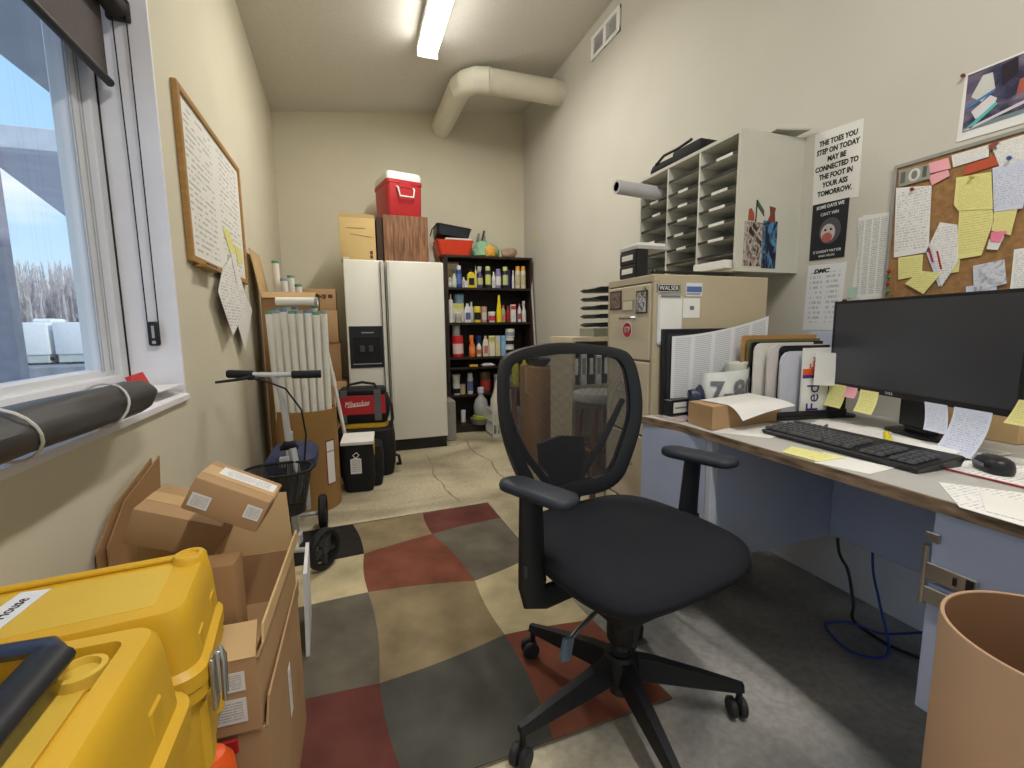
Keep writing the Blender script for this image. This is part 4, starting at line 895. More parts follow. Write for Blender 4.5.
for a, lb, tp, mt in ((.36, 'brush handle, the longer black one, sticking up behind the green cloth on the bookcase', .30, K_), (.30, 'grey rod sticking up left of the black brush handle on the bookcase', .27, C_(120, 116, 108))):
    m = MB(); m.tube([(0, 0, 0), (.075, 0, tp)], .011, 10); tag(m.out('brush_handle', mt, loc=(X0+a+.02, F+.245, TZ)), lb, 'brush')
# bin, pole, crate with bag
t_ = thing('ribbed_bin', 'narrow grey ribbed bin between the refrigerator and the bookcase', 'bin', (.875, 4.42, 0))
m = MB(); m.b2(-.045, .045, -.12, .12, 0, .40, .008)
for k in range(9): m.b2(-.040+k*.0095, -.036+k*.0095, -.124, -.118, .01, .39)
for k in range(20): m.b2(.043, .049, -.115+k*.0115, -.110+k*.0115, .01, .39)
m.out('bin_body', S('bin_grey', 150, 148, 140, rough=.6), t_, smooth=0)
m = MB(); m.tube([(1.853, 4.40, 0), (1.852, 4.62, 1.62)], .012, 12); tag(m.out('broom_pole', S('pole_grey', 178, 174, 162, rough=.4)), 'grey pole leaning at the right end of the bookcase', 'pole')
t_ = thing('milk_crate', 'white slatted plastic crate on the floor in front of the bookcase', 'crate', (1.46, 4.42, 0)); m_cr = C_(206, 204, 192)
m = MB(); w = .165
for z0, z1 in ((0, .03), (.12, .15), (.235, .27)):
    m.b2(-w, w, -.13, -.118, z0, z1); m.b2(-w, w, .118, .13, z0, z1); m.b2(-w, -w+.012, -.118, .118, z0, z1); m.b2(w-.012, w, -.118, .118, z0, z1)
for k in range(9):
    a = -w+.006+k*(2*w-.012)/8; m.b2(a-.006, a+.006, -.1295, -.1185, .03, .12); m.b2(a-.006, a+.006, .1185, .1295, .03, .12)
    if k % 2 == 0: m.b2(a-.008, a+.008, -.1295, -.1185, .15, .235); m.b2(a-.008, a+.008, .1185, .1295, .15, .235)
for k in range(6):
    a = -.112+k*.0448
    for s_ in (-1, 1): m.b2(s_*w-(.0115 if s_ > 0 else 0), s_*w+(0 if s_ > 0 else .0115), a-.006, a+.006, .03, .235)
m.b2(-w, w, -.118, .118, .0, .01)
m.out('crate_body', m_cr, t_, smooth=0)
lumpy('plastic_bag', 'white plastic bag bulging out of the slatted crate', 'bag', (1.46, 4.42, .012), (.145, .10, .40), C_(216, 210, 196), 21, taper=.7)

# ================================================================ RIGHT BACK: carton, stool, shelf unit (seen through the chair)
t_ = thing('side_table', 'low brown side table against the right wall beyond the stool', 'table', (1.60, 4.02, 0))
m = MB(); m.b2(-.25, .24, -.17, .17, .53, .56, .003); m.out('table_top', m_wg, t_, smooth=0)
for a, c in ((-.22, -.14), (.21, -.14), (-.22, .14), (.21, .14)):
    m = MB(); m.b2(a-.018, a+.018, c-.018, c+.018, 0, .53); m.out('leg', m_wg, t_, smooth=0)
for a, lb, c in ((-.17, 'yellow-green bottle on the low side table, the left one', C_(190, 196, 50)), (-.08, 'yellow-green bottle on the low side table, the right one', C_(206, 200, 50)), (.05, 'blue bottle on the low side table', C_(50, 70, 160))):
    container('bottle', lb, 1.60+a, 3.98, .5605, .034, .27 if a < 0 else .20, c, None, None)
lumpy('plastic_bag', 'grey bundled plastic bag under the low side table', 'bag', (1.60, 4.02, 0), (.15, .10, .22), C_(170, 172, 176), 31)
t_ = carton('carton', 'tall brown carton between the low side table and the round stool', (1.44, 3.42, 0), (.24, .30, .78), 0, m_cbd)
t_ = thing('bowl', 'black bowl on top of the tall brown carton', 'bowl', (1.44, 3.42, .782)); m = MB(); m.lathe([(.05, 0), (.10, .05), (.105, .06), (.098, .06), (.05, .012)], n=24); m.out('bowl_shell', K_, t_)
m_bg = S('beige_metal', 196, 184, 158, rough=.5, var=.03)
t_ = thing('shelf_unit', 'low beige shelf unit behind the filing cabinet', 'shelf', (1.61, 2.62, 0))
m = MB(); m.b2(-.28, .27, 0, .34, 1.0, 1.03, .002); m.b2(-.28, -.258, .0, .34, 0, 1.0); m.b2(.248, .27, 0, .34, 0, 1.0); m.b2(-.258, .248, .33, .34, 0, 1.0); m.b2(-.258, .248, 0.004, .33, .70, .72); m.b2(-.258, .248, 0.004, .33, .06, .08); m.b2(-.258, .248, 0.004, .33, .38, .40); m.out('unit_body', m_bg, t_, smooth=0)
for k in range(8):
    x_ = 1.60-.235+k*.055; h = .215+.01*((k*3) % 3)
    t2 = thing('binder', '%s binder in the beige shelf unit, %s' % (('black', 'white')[k % 2], ('leftmost', 'second from the left', 'third from the left', 'fourth from the left', 'fifth from the left', 'sixth from the left', 'seventh from the left', 'rightmost')[k]), 'binder', (x_, 2.63, .7205), 0, 'binders in the beige shelf unit')
    m = MB(); m.b2(-.021, .021, 0, .25, 0, h, .002); m.out('cover', K_ if k % 2 == 0 else W_, t2, smooth=0)
    m = MB(); m.b2(-.013, .013, -.001, 0, h*.3, h*.8); m.out('spine_label', W_ if k % 2 == 0 else C_(150, 150, 150), t2, smooth=0)
t_ = thing('stool', 'round grey topped stool standing behind the mesh chair', 'stool', (1.38, 2.34, 0))
m = MB(); m.lathe([(.16, .665), (.17, .672), (.17, .70), (.162, .715), (.12, .72), (.005, .722)], n=32, cap1=False); m.out('seat', S('stool_grey', 170, 168, 162, rough=.5), t_)
m = MB(); m.lathe([(.150, .63), (.150, .665)], n=32); m.out('seat_ring', S('stool_ring', 110, 104, 96, rough=.5), t_)
for k in range(4):
    a = R(45+90*k); m = MB(); m.tube([(.12*math.cos(a), .12*math.sin(a), .635), (.185*math.cos(a), .185*math.sin(a), 0)], .018, 10); m.out('leg', S('stool_wood', 120, 84, 58, rough=.5), t_)
for z in (.22, .38):
    f = .12+.065*(1-z/.635); m = MB()
    for k in range(4):
        a, c = R(45+90*k), R(135+90*k); m.tube([(f*math.cos(a), f*math.sin(a), z), (f*math.cos(c), f*math.sin(c), z)], .009, 8)
    m.out('rung', S('stool_wood', 120, 84, 58), t_)
# letter trays on the unit, small carton under them
t_ = thing('small_carton', 'flat grey-green carton under the letter trays on the beige shelf unit', 'box', (1.60, 2.73, 1.0305)); m = MB(); m.b2(-.11, .14, -.10, .10, 0, .055, .002); m.out('carton_body', C_(132, 130, 112), t_, smooth=0)
t_ = thing('letter_trays', 'black letter tray tower behind the filing cabinet', 'letter tray', (1.665, 2.74, 1.086))
for k in range(5):
    z = .012+k*.058; m = MB()
    m.rings([[(-.165, -.10, z+.006), (-.13, -.115, z-.006), (.15, -.115, z), (.15, .115, z), (-.13, .115, z-.006), (-.165, .10, z+.006)], [(-.165, -.10, z+.010), (-.13, -.118, z+.022), (.15, -.118, z+.03), (.15, .118, z+.03), (-.13, .118, z+.022), (-.165, .10, z+.010)]]); m.out('tray', K_, t_, smooth=0)
m = MB(); m.b2(.11, .155, -.12, .12, -.0, .275); m.out('tray_support', K_, t_, smooth=0)

# ================================================================ FILING CABINET
m_fc = S('cabinet_tan', 184, 170, 142, rough=.5, var=.03, scale=3, spec=.3); m_fcf = S('cabinet_face', 198, 184, 158, rough=.5, var=.03, scale=3, spec=.3)
FX, FY0, FY1, FH = 1.10, 1.487, 1.815, 1.294
t_ = thing('filing_cabinet', 'tall tan filing cabinet with magnets, beside the far end of the desk', 'filing cabinet', (FX, (FY0+FY1)/2, 0))
hd = (FY1-FY0)/2
m = MB(); m.b2(.022, .572, -hd, hd, .0, FH, .003); m.b2(.0, .022, -hd, hd, FH-.028, FH, .002); m.b2(.0, .022, -hd, -hd+.014, 0, FH-.028); m.b2(.0, .022, hd-.014, hd, 0, FH-.028); m.out('cabinet_body', m_fc, t_, smooth=0)
for k in range(4):
    z1 = FH-.034-k*.306; z0 = z1-.298
    if k == 3: z0 = .05
    m = MB(); m.b2(-.004, .021, -hd+.017, hd-.017, z0, z1, .003); d_ = m.out('drawer', m_fcf, t_, smooth=0)
    m = MB(); m.b2(-.0075, -.0035, -.038, .038, z1-.10, z1-.055); m.out('label_holder', m_steel, d_, smooth=0)
    m = MB(); m.b2(-.0082, -.007, -.033, .033, z1-.095, z1-.06); m.out('label_card', S('card_cream', 214, 204, 176), d_, smooth=0)
    m = MB(); m.tube([(-.004, -.05, z1-.128), (-.018, -.045, z1-.128), (-.018, .045, z1-.128), (-.004, .05, z1-.128)], .006, 8); m.out('pull_handle', m_steel, d_)
m = MB(); m.cyl((-.003, -hd+.05, FH-.05), (-.010, -hd+.05, FH-.05), .009, n=14); m.out('lock', m_steel, t_)
# things stuck on it
def photo_mat(name, cols, sc=9.):
    if name in MATS: return MATS[name]
    m = bpy.data.materials.new(name); m.use_nodes = True; n = m.node_tree; b = n.nodes['Principled BSDF']; MATS[name] = m; b.inputs['Roughness'].default_value = .35
    u = n.nodes.new('ShaderNodeUVMap'); z = n.nodes.new('ShaderNodeTexNoise'); z.inputs['Scale'].default_value = sc; z.inputs['Detail'].default_value = 4; z.inputs['Distortion'].default_value = .8; lk(n, u.outputs[0], z.inputs[0])
    r = n.nodes.new('ShaderNodeValToRGB'); lk(n, z.outputs['Fac'], r.inputs[0]); e = r.color_ramp.elements
    for i, c in enumerate(cols):
        p = .32+.36*i/(len(cols)-1)
        if i < 2: e[i].position = p; e[i].color = (*srgb(*c), 1)
        else: q = e.new(p); q.color = (*srgb(*c), 1)
    lk(n, r.outputs[0], b.inputs['Base Color']); return m
def on_cab_front(name, label, cat, y, z, w, h, mt, off=.0045, group=None):
    m = MB(); m.prism([(-w/2, -h/2), (w/2, -h/2), (w/2, h/2), (-w/2, h/2)], .003, axes((0, 0, 0), (0, -1, 0), (0, 0, 1)))
    return tag(m.out(name, mt, smooth=0, loc=(FX-off, y, z)), label, cat, group)
PH = photo_mat('photo_dark', [(44, 30, 26), (96, 72, 60), (150, 130, 120), (70, 60, 66)], 6)
PH2 = photo_mat('photo_light', [(70, 72, 64), (120, 110, 100), (206, 206, 214), (90, 84, 80)], 4)
for nm, lb, y, z, w, h, mt in (('photo_magnet', 'dark photo magnet on the filing cabinet, left of the drawer label', 1.745, 1.208, .088, .080, PH), ('photo_magnet', 'taller photo magnet on the filing cabinet, right of the drawer label', 1.556, 1.192, .074, .090, PH2)):
    o = on_cab_front(nm, lb, 'magnet', y, z, w, h, S('photo_edge', 60, 44, 38))
    q = MB(); q.prism([(-w/2+.006, -h/2+.006), (w/2-.006, -h/2+.006), (w/2-.006, h/2-.006), (-w/2+.006, h/2-.006)], .0008, axes((-.003, 0, 0), (0, -1, 0), (0, 0, 1))); q.out('picture', mt, o, smooth=0)
t_ = thing('oil_sticker', 'round red sticker with white letters on the filing cabinet drawer', 'sticker', (FX-.0045, 1.653, 1.082)); 
m = MB(); m.cyl((0, 0, 0), (-.0015, 0, 0), .034, n=32); m.out('white_rim', m_wht, t_)
m = MB(); m.cyl((-.001, 0, 0), (-.0022, 0, 0), .031, n=32); m.out('red_disc', S('sticker_red', 190, 36, 70, rough=.4), t_)
text('STP', .034, axes((-.0024, 0, 0), (0, -1, .0), (0, .0, 1)), m_wht, t_, 'logo_lettering', sx=.8, shear=.1)
def on_cab_side(name, label, cat, x0, x1, z0, z1, mt, t=.002):
    m = MB(); m.prism([(x0-(x0+x1)/2, z0-z1), (x1-(x0+x1)/2, z0-z1), (x1-(x0+x1)/2, 0), (x0-(x0+x1)/2, 0)], t, axes((0, 0, 0), (1, 0, 0), (0, 0, 1)))
    return tag(m.out(name, mt, smooth=0, loc=((x0+x1)/2, FY0-.0005, z1)), label, cat)
o = on_cab_side('name_plate', 'black bumper sticker with white capital letters at the top of the filing cabinet side', 'sticker', 1.112, 1.222, 1.226, 1.257, K_)
m = MB(); 
for a in ((-.05, .05, -.003, -.001), (-.05, .05, -.030, -.028), (-.052, -.05, -.03, -.001), (.05, .052, -.03, -.001)): m.b2(a[0], a[1], -.0026, -.0018, a[2], a[3])
m.out('border', m_wht, o, smooth=0)
text('WALSER', .024, axes((0, -.0022, -.0155), (1, 0, 0), (0, 0, 1)), m_wht, o, 'lettering', sx=1.0)
o = on_cab_side('business_card', 'blue and white business card stuck on the filing cabinet side', 'card', 1.248, 1.326, 1.212, 1.264, S('card_white', 214, 216, 222))
m = MB(); m.b2(-.036, .036, -.0026, -.0018, -.036, -.014); m.out('blue_band', S('card_blue', 84, 104, 156), o, smooth=0)
m = MB(); m.b2(-.036, .03, -.0026, -.0018, -.046, -.040); m.out('small_print', C_(140, 140, 146), o, smooth=0)
o = on_cab_side('paper_slip', 'square white slip with a small grey mark on the filing cabinet side', 'paper', 1.236, 1.318, 1.128, 1.204, PB, .0015)
m = MB(); m.b2(-.008, .012, -.0022, -.0012, -.045, -.03); m.out('grey_mark', C_(110, 110, 116), o, smooth=0)
t_ = thing('clip_board', 'white plastic holder hanging on the filing cabinet side under the black sticker', 'holder', (1.172, FY0-.001, 1.22))
m = MB(); m.rings([rrect(.115, .19, .012, 4, z=0), rrect(.115, .19, .012, 4, z=.006)]); 
for v in m.bm.verts: v.co = V((v.co.x, -v.co.z, v.co.y-.10))
m.out('holder_plate', S('holder_grey', 206, 206, 204, rough=.4), t_)
m = MB(); m.b2(-.05, .052, -.0085, -.0055, -.185, -.02); m.out('sheet', PB, t_, smooth=0)
m = MB(); m.b2(-.045, .045, -.012, -.005, -.012, .002, .002); m.out('clip', S('clip_silver', 170, 170, 170, metal=.6, rough=.3), t_, smooth=0)
t_ = thing('hanging_tag', 'cream key tag hanging on the filing cabinet side beside the dark framed board', 'tag', (1.180, FY0-.004, .985))
m = MB(); m.prism([(-.03, -.062), (.024, -.060), (.022, .0), (.0, .022), (-.022, .004)], .002, axes((0, 0, 0), (1, 0, 0), (0, 0, 1))); m.out('tag_card', S('tag_cream', 206, 200, 168), t_, smooth=0)
m = MB(); m.tube([(0, -.002, .018), (-.02, -.004, .04), (-.01, -.002, .055), (.006, -.003, .04), (0, -.002, .018)], .0025, 6); m.out('tag_string', C_(150, 120, 70), t_)
# on top of the cabinet
t_ = thing('card_file', 'black two-drawer card file with white labels on the filing cabinet', 'card file', (1.155, 1.745, FH+.0005))
m = MB(); m.b2(0, .055, -.065, .065, 0, .125, .003); m.out('file_body', K_, t_, smooth=0)
for z in (.012, .068):
    m = MB(); m.b2(-.006, .0, -.06, .06, z, z+.050, .002); d_ = m.out('drawer', C_(20, 20, 22), t_, smooth=0)
    m = MB(); m.b2(-.0075, -.0055, -.04, .04, z+.016, z+.038); m.out('white_label', W_, d_, smooth=0)
t_ = thing('paper_stack', 'stack of grey and white paper on the black card file', 'paper', (1.22, 1.745, FH+.126))
m = MB(); m.b2(-.07, .09, -.07, .065, 0, .016, .002); m.out('lower_sheets', C_(176, 176, 172), t_, smooth=0); m = MB(); m.b2(-.06, .08, -.06, .06, .016, .028, .002); m.out('upper_sheets', PB, t_, smooth=0)
t_ = thing('telescopic_pointer', 'black stick with a round knob lying on the filing cabinet under the mail sorter', 'pointer', (1.13, 1.53, FH+.0135)); m = MB(); m.tube([(0, 0, 0), (.12, -.005, 0), (.36, -.01, .0)], [.004, .006, .009], 8); m.out('shaft', K_, t_)
m = MB(); m.lathe([(.002, -.013), (.010, -.009), (.0135, 0), (.010, .009), (.002, .013)], n=16); m.out('knob', K_, t_)

# ================================================================ MAIL SORTER ON THE RIGHT WALL
m_ms = S('sorter_grey', 196, 194, 180, rough=.55, var=.02); m_mse = S('sorter_edge', 206, 204, 192, rough=.5); m_trim = S('sorter_trim', 40, 38, 38, rough=.5)
MX, MY0, MY1, MZ0, MZ1 = 1.53, 1.527, 2.217, 1.322, 1.886
t_ = thing('mail_sorter', 'grey wall-mounted mail sorter of three columns of paper slots', 'mail sorter', (MX, (MY0+MY1)/2, MZ0)); hw = (MY1-MY0)/2; D_ = RX-MX; HH = MZ1-MZ0
m = MB(); m.b2(0, D_, -hw, -hw+.014, 0, HH); m.b2(0, D_, hw-.014, hw, 0, HH); m.b2(0, D_, -hw+.014, hw-.014, 0, .014); m.b2(0, D_, -hw+.014, hw-.014, HH-.014, HH); m.b2(D_-.008, D_, -hw+.014, hw-.014, .014, HH-.014); m.out('cabinet_shell', m_ms, t_, smooth=0)
cw = (2*hw-.028)/3
for k in (1, 2):
    m = MB(); m.b2(.002, D_-.009, -hw+.014+cw*k-.005, -hw+.014+cw*k+.005, .0145, HH-.0145); m.out('divider', m_mse, t_, smooth=0)
tags = {(0, 1): .6, (0, 3): .5, (0, 4): .45, (0, 5): .45, (0, 6): .45, (1, 2): .5, (1, 3): .5, (1, 4): .5, (1, 5): .4, (1, 6): .5, (2, 2): .5, (2, 3): .6, (2, 5): .4}
for c in range(3):
    ya = -hw+.014+cw*c+.0055; yb = ya+cw-.011
    for k in range(1, 8):
        z = .014+(HH-.028)*k/8
        m = MB(); m.b2(.006, D_-.0095, ya, yb, z-.003, z+.003); s_ = m.out('shelf', m_mse, t_, smooth=0)
        m = MB(); m.b2(.002, .006, ya, yb, z-.006, z+.0045); m.out('edge_strip', m_trim, s_, smooth=0)
        if (c, 8-k) in tags:
            f = tags[(c, 8-k)]; ym = ya+(yb-ya)*(1-f); m = MB(); m.b2(.0005, .002, ym-.06 if c == 0 else ym-.035, ym+.03, z-.007, z+.005); m.out('slot_label', W_, s_, smooth=0)
# papers in slots
for c, k, dx, hh, lb in ((0, 0, -.03, .035, 'thick white paper pile sticking out of the lowest near slot of the mail sorter'), (1, 1, .05, .012, 'thin paper pile in the middle column of the mail sorter, second slot from below'), (0, 2, .06, .010, 'thin paper pile in the near column of the mail sorter, third slot from below'), (2, 4, .04, .014, 'paper pile in the far column of the mail sorter'), (1, 3, .08, .016, 'paper pile halfway up the middle column of the mail sorter')):
    ya = MY0+.014+cw*c+.012; z = MZ0+.0145+(HH-.028)*k/8+(.0035 if k else .0)
    m = MB(); m.b2(0, .27, 0, cw-.03, 0, hh, .002); tag(m.out('paper_pile', PB, smooth=0, loc=(MX+dx, ya, z)), lb, 'paper', 'papers in the mail sorter')
t_ = thing('paper_tube', 'grey-white rolled tube sticking out of the upper far slot of the mail sorter', 'paper roll', (1.30, 2.085, 1.795))
m = MB(); a_ = []
m.rings([[V((x, r*math.cos(k*.2618), r*math.sin(k*.2618))) + V((0, x*.02, -x*.045)) for k in range(24)] for x, r in ((0, .030), (.0, .034), (.30, .034), (.55, .033))]); m.out('tube_paper', S('tube_grey', 196, 194, 196, rough=.5, var=.03), t_)
m = MB(); m.rings([[V((-.001, r*math.cos(k*.2618), r*math.sin(k*.2618))) for k in range(24)] for r in (.022, .004)], True, True); m.out('tube_end', C_(150, 150, 158), t_)
t_ = thing('instrument_bag', 'long black instrument bag lying on the mail sorter', 'bag', (1.60, 1.955, MZ1+.0005)); 
m = MB(); m.tube([(0, .24, .034), (0, .21, .036), (.0, .06, .034), (.0, -.02, .036)], [.020, .034, .032, .028], 16, sq=(1, .95)); m.out('bag_body', m_nyl, t_)
m = MB(); m.b2(-.05, .07, -.17, .03, 0, .066, .014, 2); m.out('bag_pouch', m_nyl, t_); m = MB(); m.tube([(-.03, .18, .055), (-.04, .10, .075), (-.035, .0, .075), (-.04, -.10, .08)], .007, 8); m.out('bag_strap', K_, t_)
for k, (y, lb) in enumerate(((1.56, 'folded grey paper lying at the near end of the mail sorter top'), (1.66, 'flat grey folder lying on the mail sorter behind the black bag'))):
    m = MB(); m.prism([(.02, -.045), (.18, -.07), (.19, .02), (.03, .045)] if k == 0 else [(-.1, -.06), (.12, -.06), (.12, .03), (-.1, .04)], .006, axes((0, 0, 0), (1, 0, .05 if k == 0 else 0), (0, 1, 0)))
    tag(m.out('folded_paper', C_(190, 188, 176), smooth=0, loc=(1.68, y, MZ1+(.010 if k == 0 else .0005))), lb, 'paper')
def side_photo(lb, x0, x1, z0, z1, mt):
    m = MB(); m.prism([(x0, z0), (x1, z0), (x1, z1), (x0, z1)], .0012, axes((0, MY0-.0002, 0), (1, 0, 0), (0, 0, 1))); return tag(m.out('photograph', mt, smooth=0), lb, 'photo')
side_photo('dark photograph taped low on the mail sorter side, left one', 1.568, 1.668, 1.345, 1.525, photo_mat('photo_crowd', [(30, 26, 28), (120, 100, 90), (190, 180, 170), (60, 50, 46), (24, 22, 26)], 4))
side_photo('blue-black photograph taped low on the mail sorter side, right one', 1.670, 1.750, 1.338, 1.535, photo_mat('photo_blue', [(20, 22, 34), (30, 32, 54), (84, 140, 180), (24, 24, 40)], 2.6))
t_ = thing('paper_cutout', 'cut-out picture of a flag and figures taped above the photographs on the mail sorter side', 'picture', (1.65, MY0-.0004, 1.53))
for nm, pts, mt in (('flag_pole', [(-.026, -.005), (-.020, -.005), (-.018, .085), (-.024, .085)], K_), ('flag', [(-.018, .085), (.02, .045), (.022, .02), (-.018, .06)], C_(60, 90, 70)), ('left_figure', [(-.065, 0), (-.03, 0), (-.034, .03), (-.05, .05), (-.062, .045)], C_(160, 74, 52)), ('right_figure', [(.04, 0), (.085, 0), (.08, .04), (.085, .06), (.05, .065), (.055, .03)], C_(120, 60, 50))):
    m = MB(); m.prism(pts, .0012, axes((0, 0, 0), (1, 0, 0), (0, 0, 1))); m.out(nm, mt, t_, smooth=0)

# ================================================================ PAPERS ON THE RIGHT WALL
def wall_sheet(name, label, cat, pts, mt, off=.0, t=.0012, group=None):
    y0 = max(p[0] for p in pts); z0 = min(p[1] for p in pts); m = MB()
    m.prism([(y0-p[0], p[1]-z0) for p in pts], t, axes((0, 0, 0), (0, -1, 0), (0, 0, 1)))
    o = tag(m.out(name, mt, smooth=0, loc=(RX-.0003-off, y0, z0)), label, cat, group); o['_o'] = (y0, z0); return o
def wtext(o, s, y, z, size, mt, sx=1., off=.0014, name='lettering', line=1., shear=0., rot=0., bold=0.):
    y0, z0 = o['_o']; M = axes((-off, y-y0, z-z0), (0, -math.cos(rot), math.sin(rot)), (0, math.sin(rot), math.cos(rot)))
    return text(s, size, M, mt, o, name, sx=sx, line=line, shear=shear, bold=bold)
def wrect(o, y0, y1, z0, z1, mt, name, off=.0012, t=.0006):
    a, b_ = o['_o']; m = MB(); m.prism([(a-y1, z0-b_), (a-y0, z0-b_), (a-y0, z1-b_), (a-y1, z1-b_)], t, axes((-off, 0, 0), (0, -1, 0), (0, 0, 1))); return m.out(name, mt, o, smooth=0)
o = wall_sheet('sign', 'white paper sign in black capitals beginning THE TOES YOU', 'sign', [(1.482, 1.885), (1.287, 1.872), (1.285, 1.585), (1.473, 1.597)], PB)
for k, s in enumerate(('THE TOES YOU', 'STEP ON TODAY', 'MAY BE', 'CONNECTED TO', 'THE FOOT IN', 'YOUR ASS', 'TOMORROW.')):
    wtext(o, s, 1.383, 1.833-k*.0335, .0285, m_ink, sx=.78, rot=-.03, off=.0016, bold=.035)
o = wall_sheet('poster', 'black poster with an animal face on the right wall, under the white sign', 'poster', [(1.469, 1.597), (1.318, 1.591), (1.321, 1.364), (1.470, 1.367)], S('poster_black', 34, 34, 40, rough=.4), .0016)
wtext(o, 'SOME DAYS WE', 1.394, 1.578, .019, m_wht, sx=.85, bold=.02); wtext(o, 'CAN\'T WIN', 1.394, 1.548, .018, m_wht, sx=.8); wtext(o, 'IT DOESN\'T MATTER', 1.395, 1.397, .015, m_wht, sx=.85); wtext(o, 'WHAT WE DO', 1.395, 1.379, .012, m_wht, sx=.85)
def wdisc(o, y, z, ry, rz, mt, name, off, t=.0006):
    a, b_ = o['_o']; m = MB(); m.prism([(a-y+ry*math.cos(k*.2618), z-b_+rz*math.sin(k*.2618)) for k in range(24)], t, axes((-off, 0, 0), (0, -1, 0), (0, 0, 1))); return m.out(name, mt, o, smooth=0)
wdisc(o, 1.388, 1.478, .045, .052, C_(84, 80, 84), 'printed_fur', .0012); wdisc(o, 1.395, 1.470, .030, .036, C_(196, 184, 180), 'printed_face', .0018); wdisc(o, 1.398, 1.452, .022, .020, C_(176, 96, 84), 'printed_muzzle', .0024)
for a in (1.383, 1.406): wdisc(o, a, 1.483, .005, .005, m_ink, 'printed_eye', .0024)
o = wall_sheet('contact_list', 'white two-column list with a bold italic heading, under the black poster', 'paper', [(1.473, 1.347), (1.311, 1.342), (1.322, 1.073), (1.480, 1.072)], paper_mat('list_two', srgb(226, 226, 228), srgb(110, 112, 122), rows=13, cols=2, dens=.5, thick=.5, wordscale=16, margin=.12))
wtext(o, 'DMC', 1.414, 1.318, .024, m_ink, sx=1.2, shear=.3, bold=.05)
o = wall_sheet('paper_slip', 'small white sheet with a faint square, just under the two-column list', 'paper', [(1.447, 1.068), (1.338, 1.068), (1.344, .978), (1.445, .973)], PBl)
wall_sheet('price_list', 'back sheet of the dense printed lists beside the corkboard', 'paper', [(1.262, 1.510), (1.168, 1.500), (1.168, 1.185), (1.284, 1.192)], PB)
wall_sheet('price_list', 'front sheet of dense printed columns beside the corkboard', 'paper', [(1.278, 1.504), (1.168, 1.498), (1.168, 1.200), (1.258, 1.196)], PL, .0016)
wall_sheet('sticky_note', 'pale green sticky note at the lower left of the dense printed list', 'sticky note', [(1.292, 1.24), (1.262, 1.24), (1.262, 1.20), (1.292, 1.20)], C_(176, 206, 186), .0030)
# framed-looking print above the corkboard
o = wall_sheet('picture_poster', 'blue and purple picture of white vehicles pinned above the corkboard', 'poster', [(.983, 1.876), (.700, 1.873), (.690, 1.668), (.990, 1.676)], m_wht, .001)
a, b_ = o['_o']; m = MB(); m.prism([(a-.976, 1.703-b_), (a-.71, 1.70-b_), (a-.71, 1.868-b_), (a-.976, 1.870-b_)], .0006, axes((-.0012, 0, 0), (0, -1, 0), (0, 0, 1)))
m.out('printed_image', photo_mat('photo_sky', [(30, 32, 52), (44, 46, 76), (96, 88, 112), (136, 120, 136), (70, 62, 84)], 2.4), o, smooth=0)
for nm, pts, mt, off in (('printed_vehicle', [(.962, 1.80), (.938, 1.852), (.915, 1.850), (.905, 1.80), (.935, 1.775)], C_(206, 206, 200), .0019), ('printed_vehicle', [(.958, 1.755), (.915, 1.785), (.898, 1.770), (.905, 1.745), (.945, 1.728)], C_(216, 212, 216), .0019), ('printed_stripe', [(.974, 1.775), (.905, 1.80), (.905, 1.792), (.974, 1.766)], C_(70, 130, 190), .0025), ('printed_stripe', [(.965, 1.71), (.90, 1.76), (.895, 1.752), (.955, 1.704)], C_(90, 190, 180), .0025), ('printed_patch', [(.85, 1.80), (.81, 1.805), (.81, 1.765), (.855, 1.76)], C_(170, 90, 70), .0019), ('printed_shade', [(.895, 1.86), (.86, 1.866), (.855, 1.82), (.89, 1.80)], C_(40, 34, 44), .0019), ('printed_road', [(.975, 1.705), (.71, 1.765), (.71, 1.752), (.96, 1.702)], C_(214, 206, 214), .0025), ('printed_band', [(.976, 1.70), (.71, 1.70), (.71, 1.712), (.976, 1.712)], C_(120, 140, 144), .0019)):
    m = MB(); m.prism([(a-p[0], p[1]-b_) for p in pts], .0005, axes((-off, 0, 0), (0, -1, 0), (0, 0, 1))); m.out(nm, mt, o, smooth=0)
def pin(o, y, z, mt, off=.0012, r=.006):
    a, b_ = o['_o']; c = V((-off, y-a, z-b_)); m = MB(); m.tube([c, c+V((-.006, 0, 0)), c+V((-.009, 0, 0)), c+V((-.012, 0, 0))], [r*.6, r*.6, r, r*.8], 12); m.out('push_pin', mt, o)
pin(o, .986, 1.874, C_(120, 40, 40))
# corkboard
t_ = thing('cork_board', 'corkboard crowded with pinned notes on the right wall behind the monitor', 'notice board', (RX, .86, 1.41)); t_['_o'] = (.86, 1.41)
m_cork = mat('cork', srgb(152, 114, 72), rough=.9, var=.2, scale=60, bump=.3, detail=5)
m = MB(); m.b2(-.010, -.0005, -.29, .29, -.24, .235); m.out('cork_sheet', m_cork, t_, smooth=0)
m_cf = S('cork_frame', 156, 154, 150, rough=.4, metal=.3); m = MB()
for y0, y1, z0, z1 in ((-.30, .30, .235, .246), (-.30, .30, -.25, -.24), (.29, .30, -.24, .235), (-.30, -.29, -.24, .235)): m.b2(-.014, -.0005, y0, y1, z0, z1)
m.out('frame', m_cf, t_, smooth=0)
co = .0105; used = {}
def cs(name, label, pts, mt, lay=0, cat='note', pins=(), pc=None):
    o = wall_sheet(name, label, cat, pts, mt, co+lay*.0014, .0011, 'notes pinned on the corkboard')
    for q in pins: pin(o, q[0], q[1], pc or C_(150, 40, 40))
    return o
o = cs('bank_note', 'grey bank note pinned at the top left corner of the corkboard', [(1.142, 1.635), (1.052, 1.630), (1.045, 1.580), (1.139, 1.578)], S('note_grey', 150, 150, 140, rough=.7), 3)
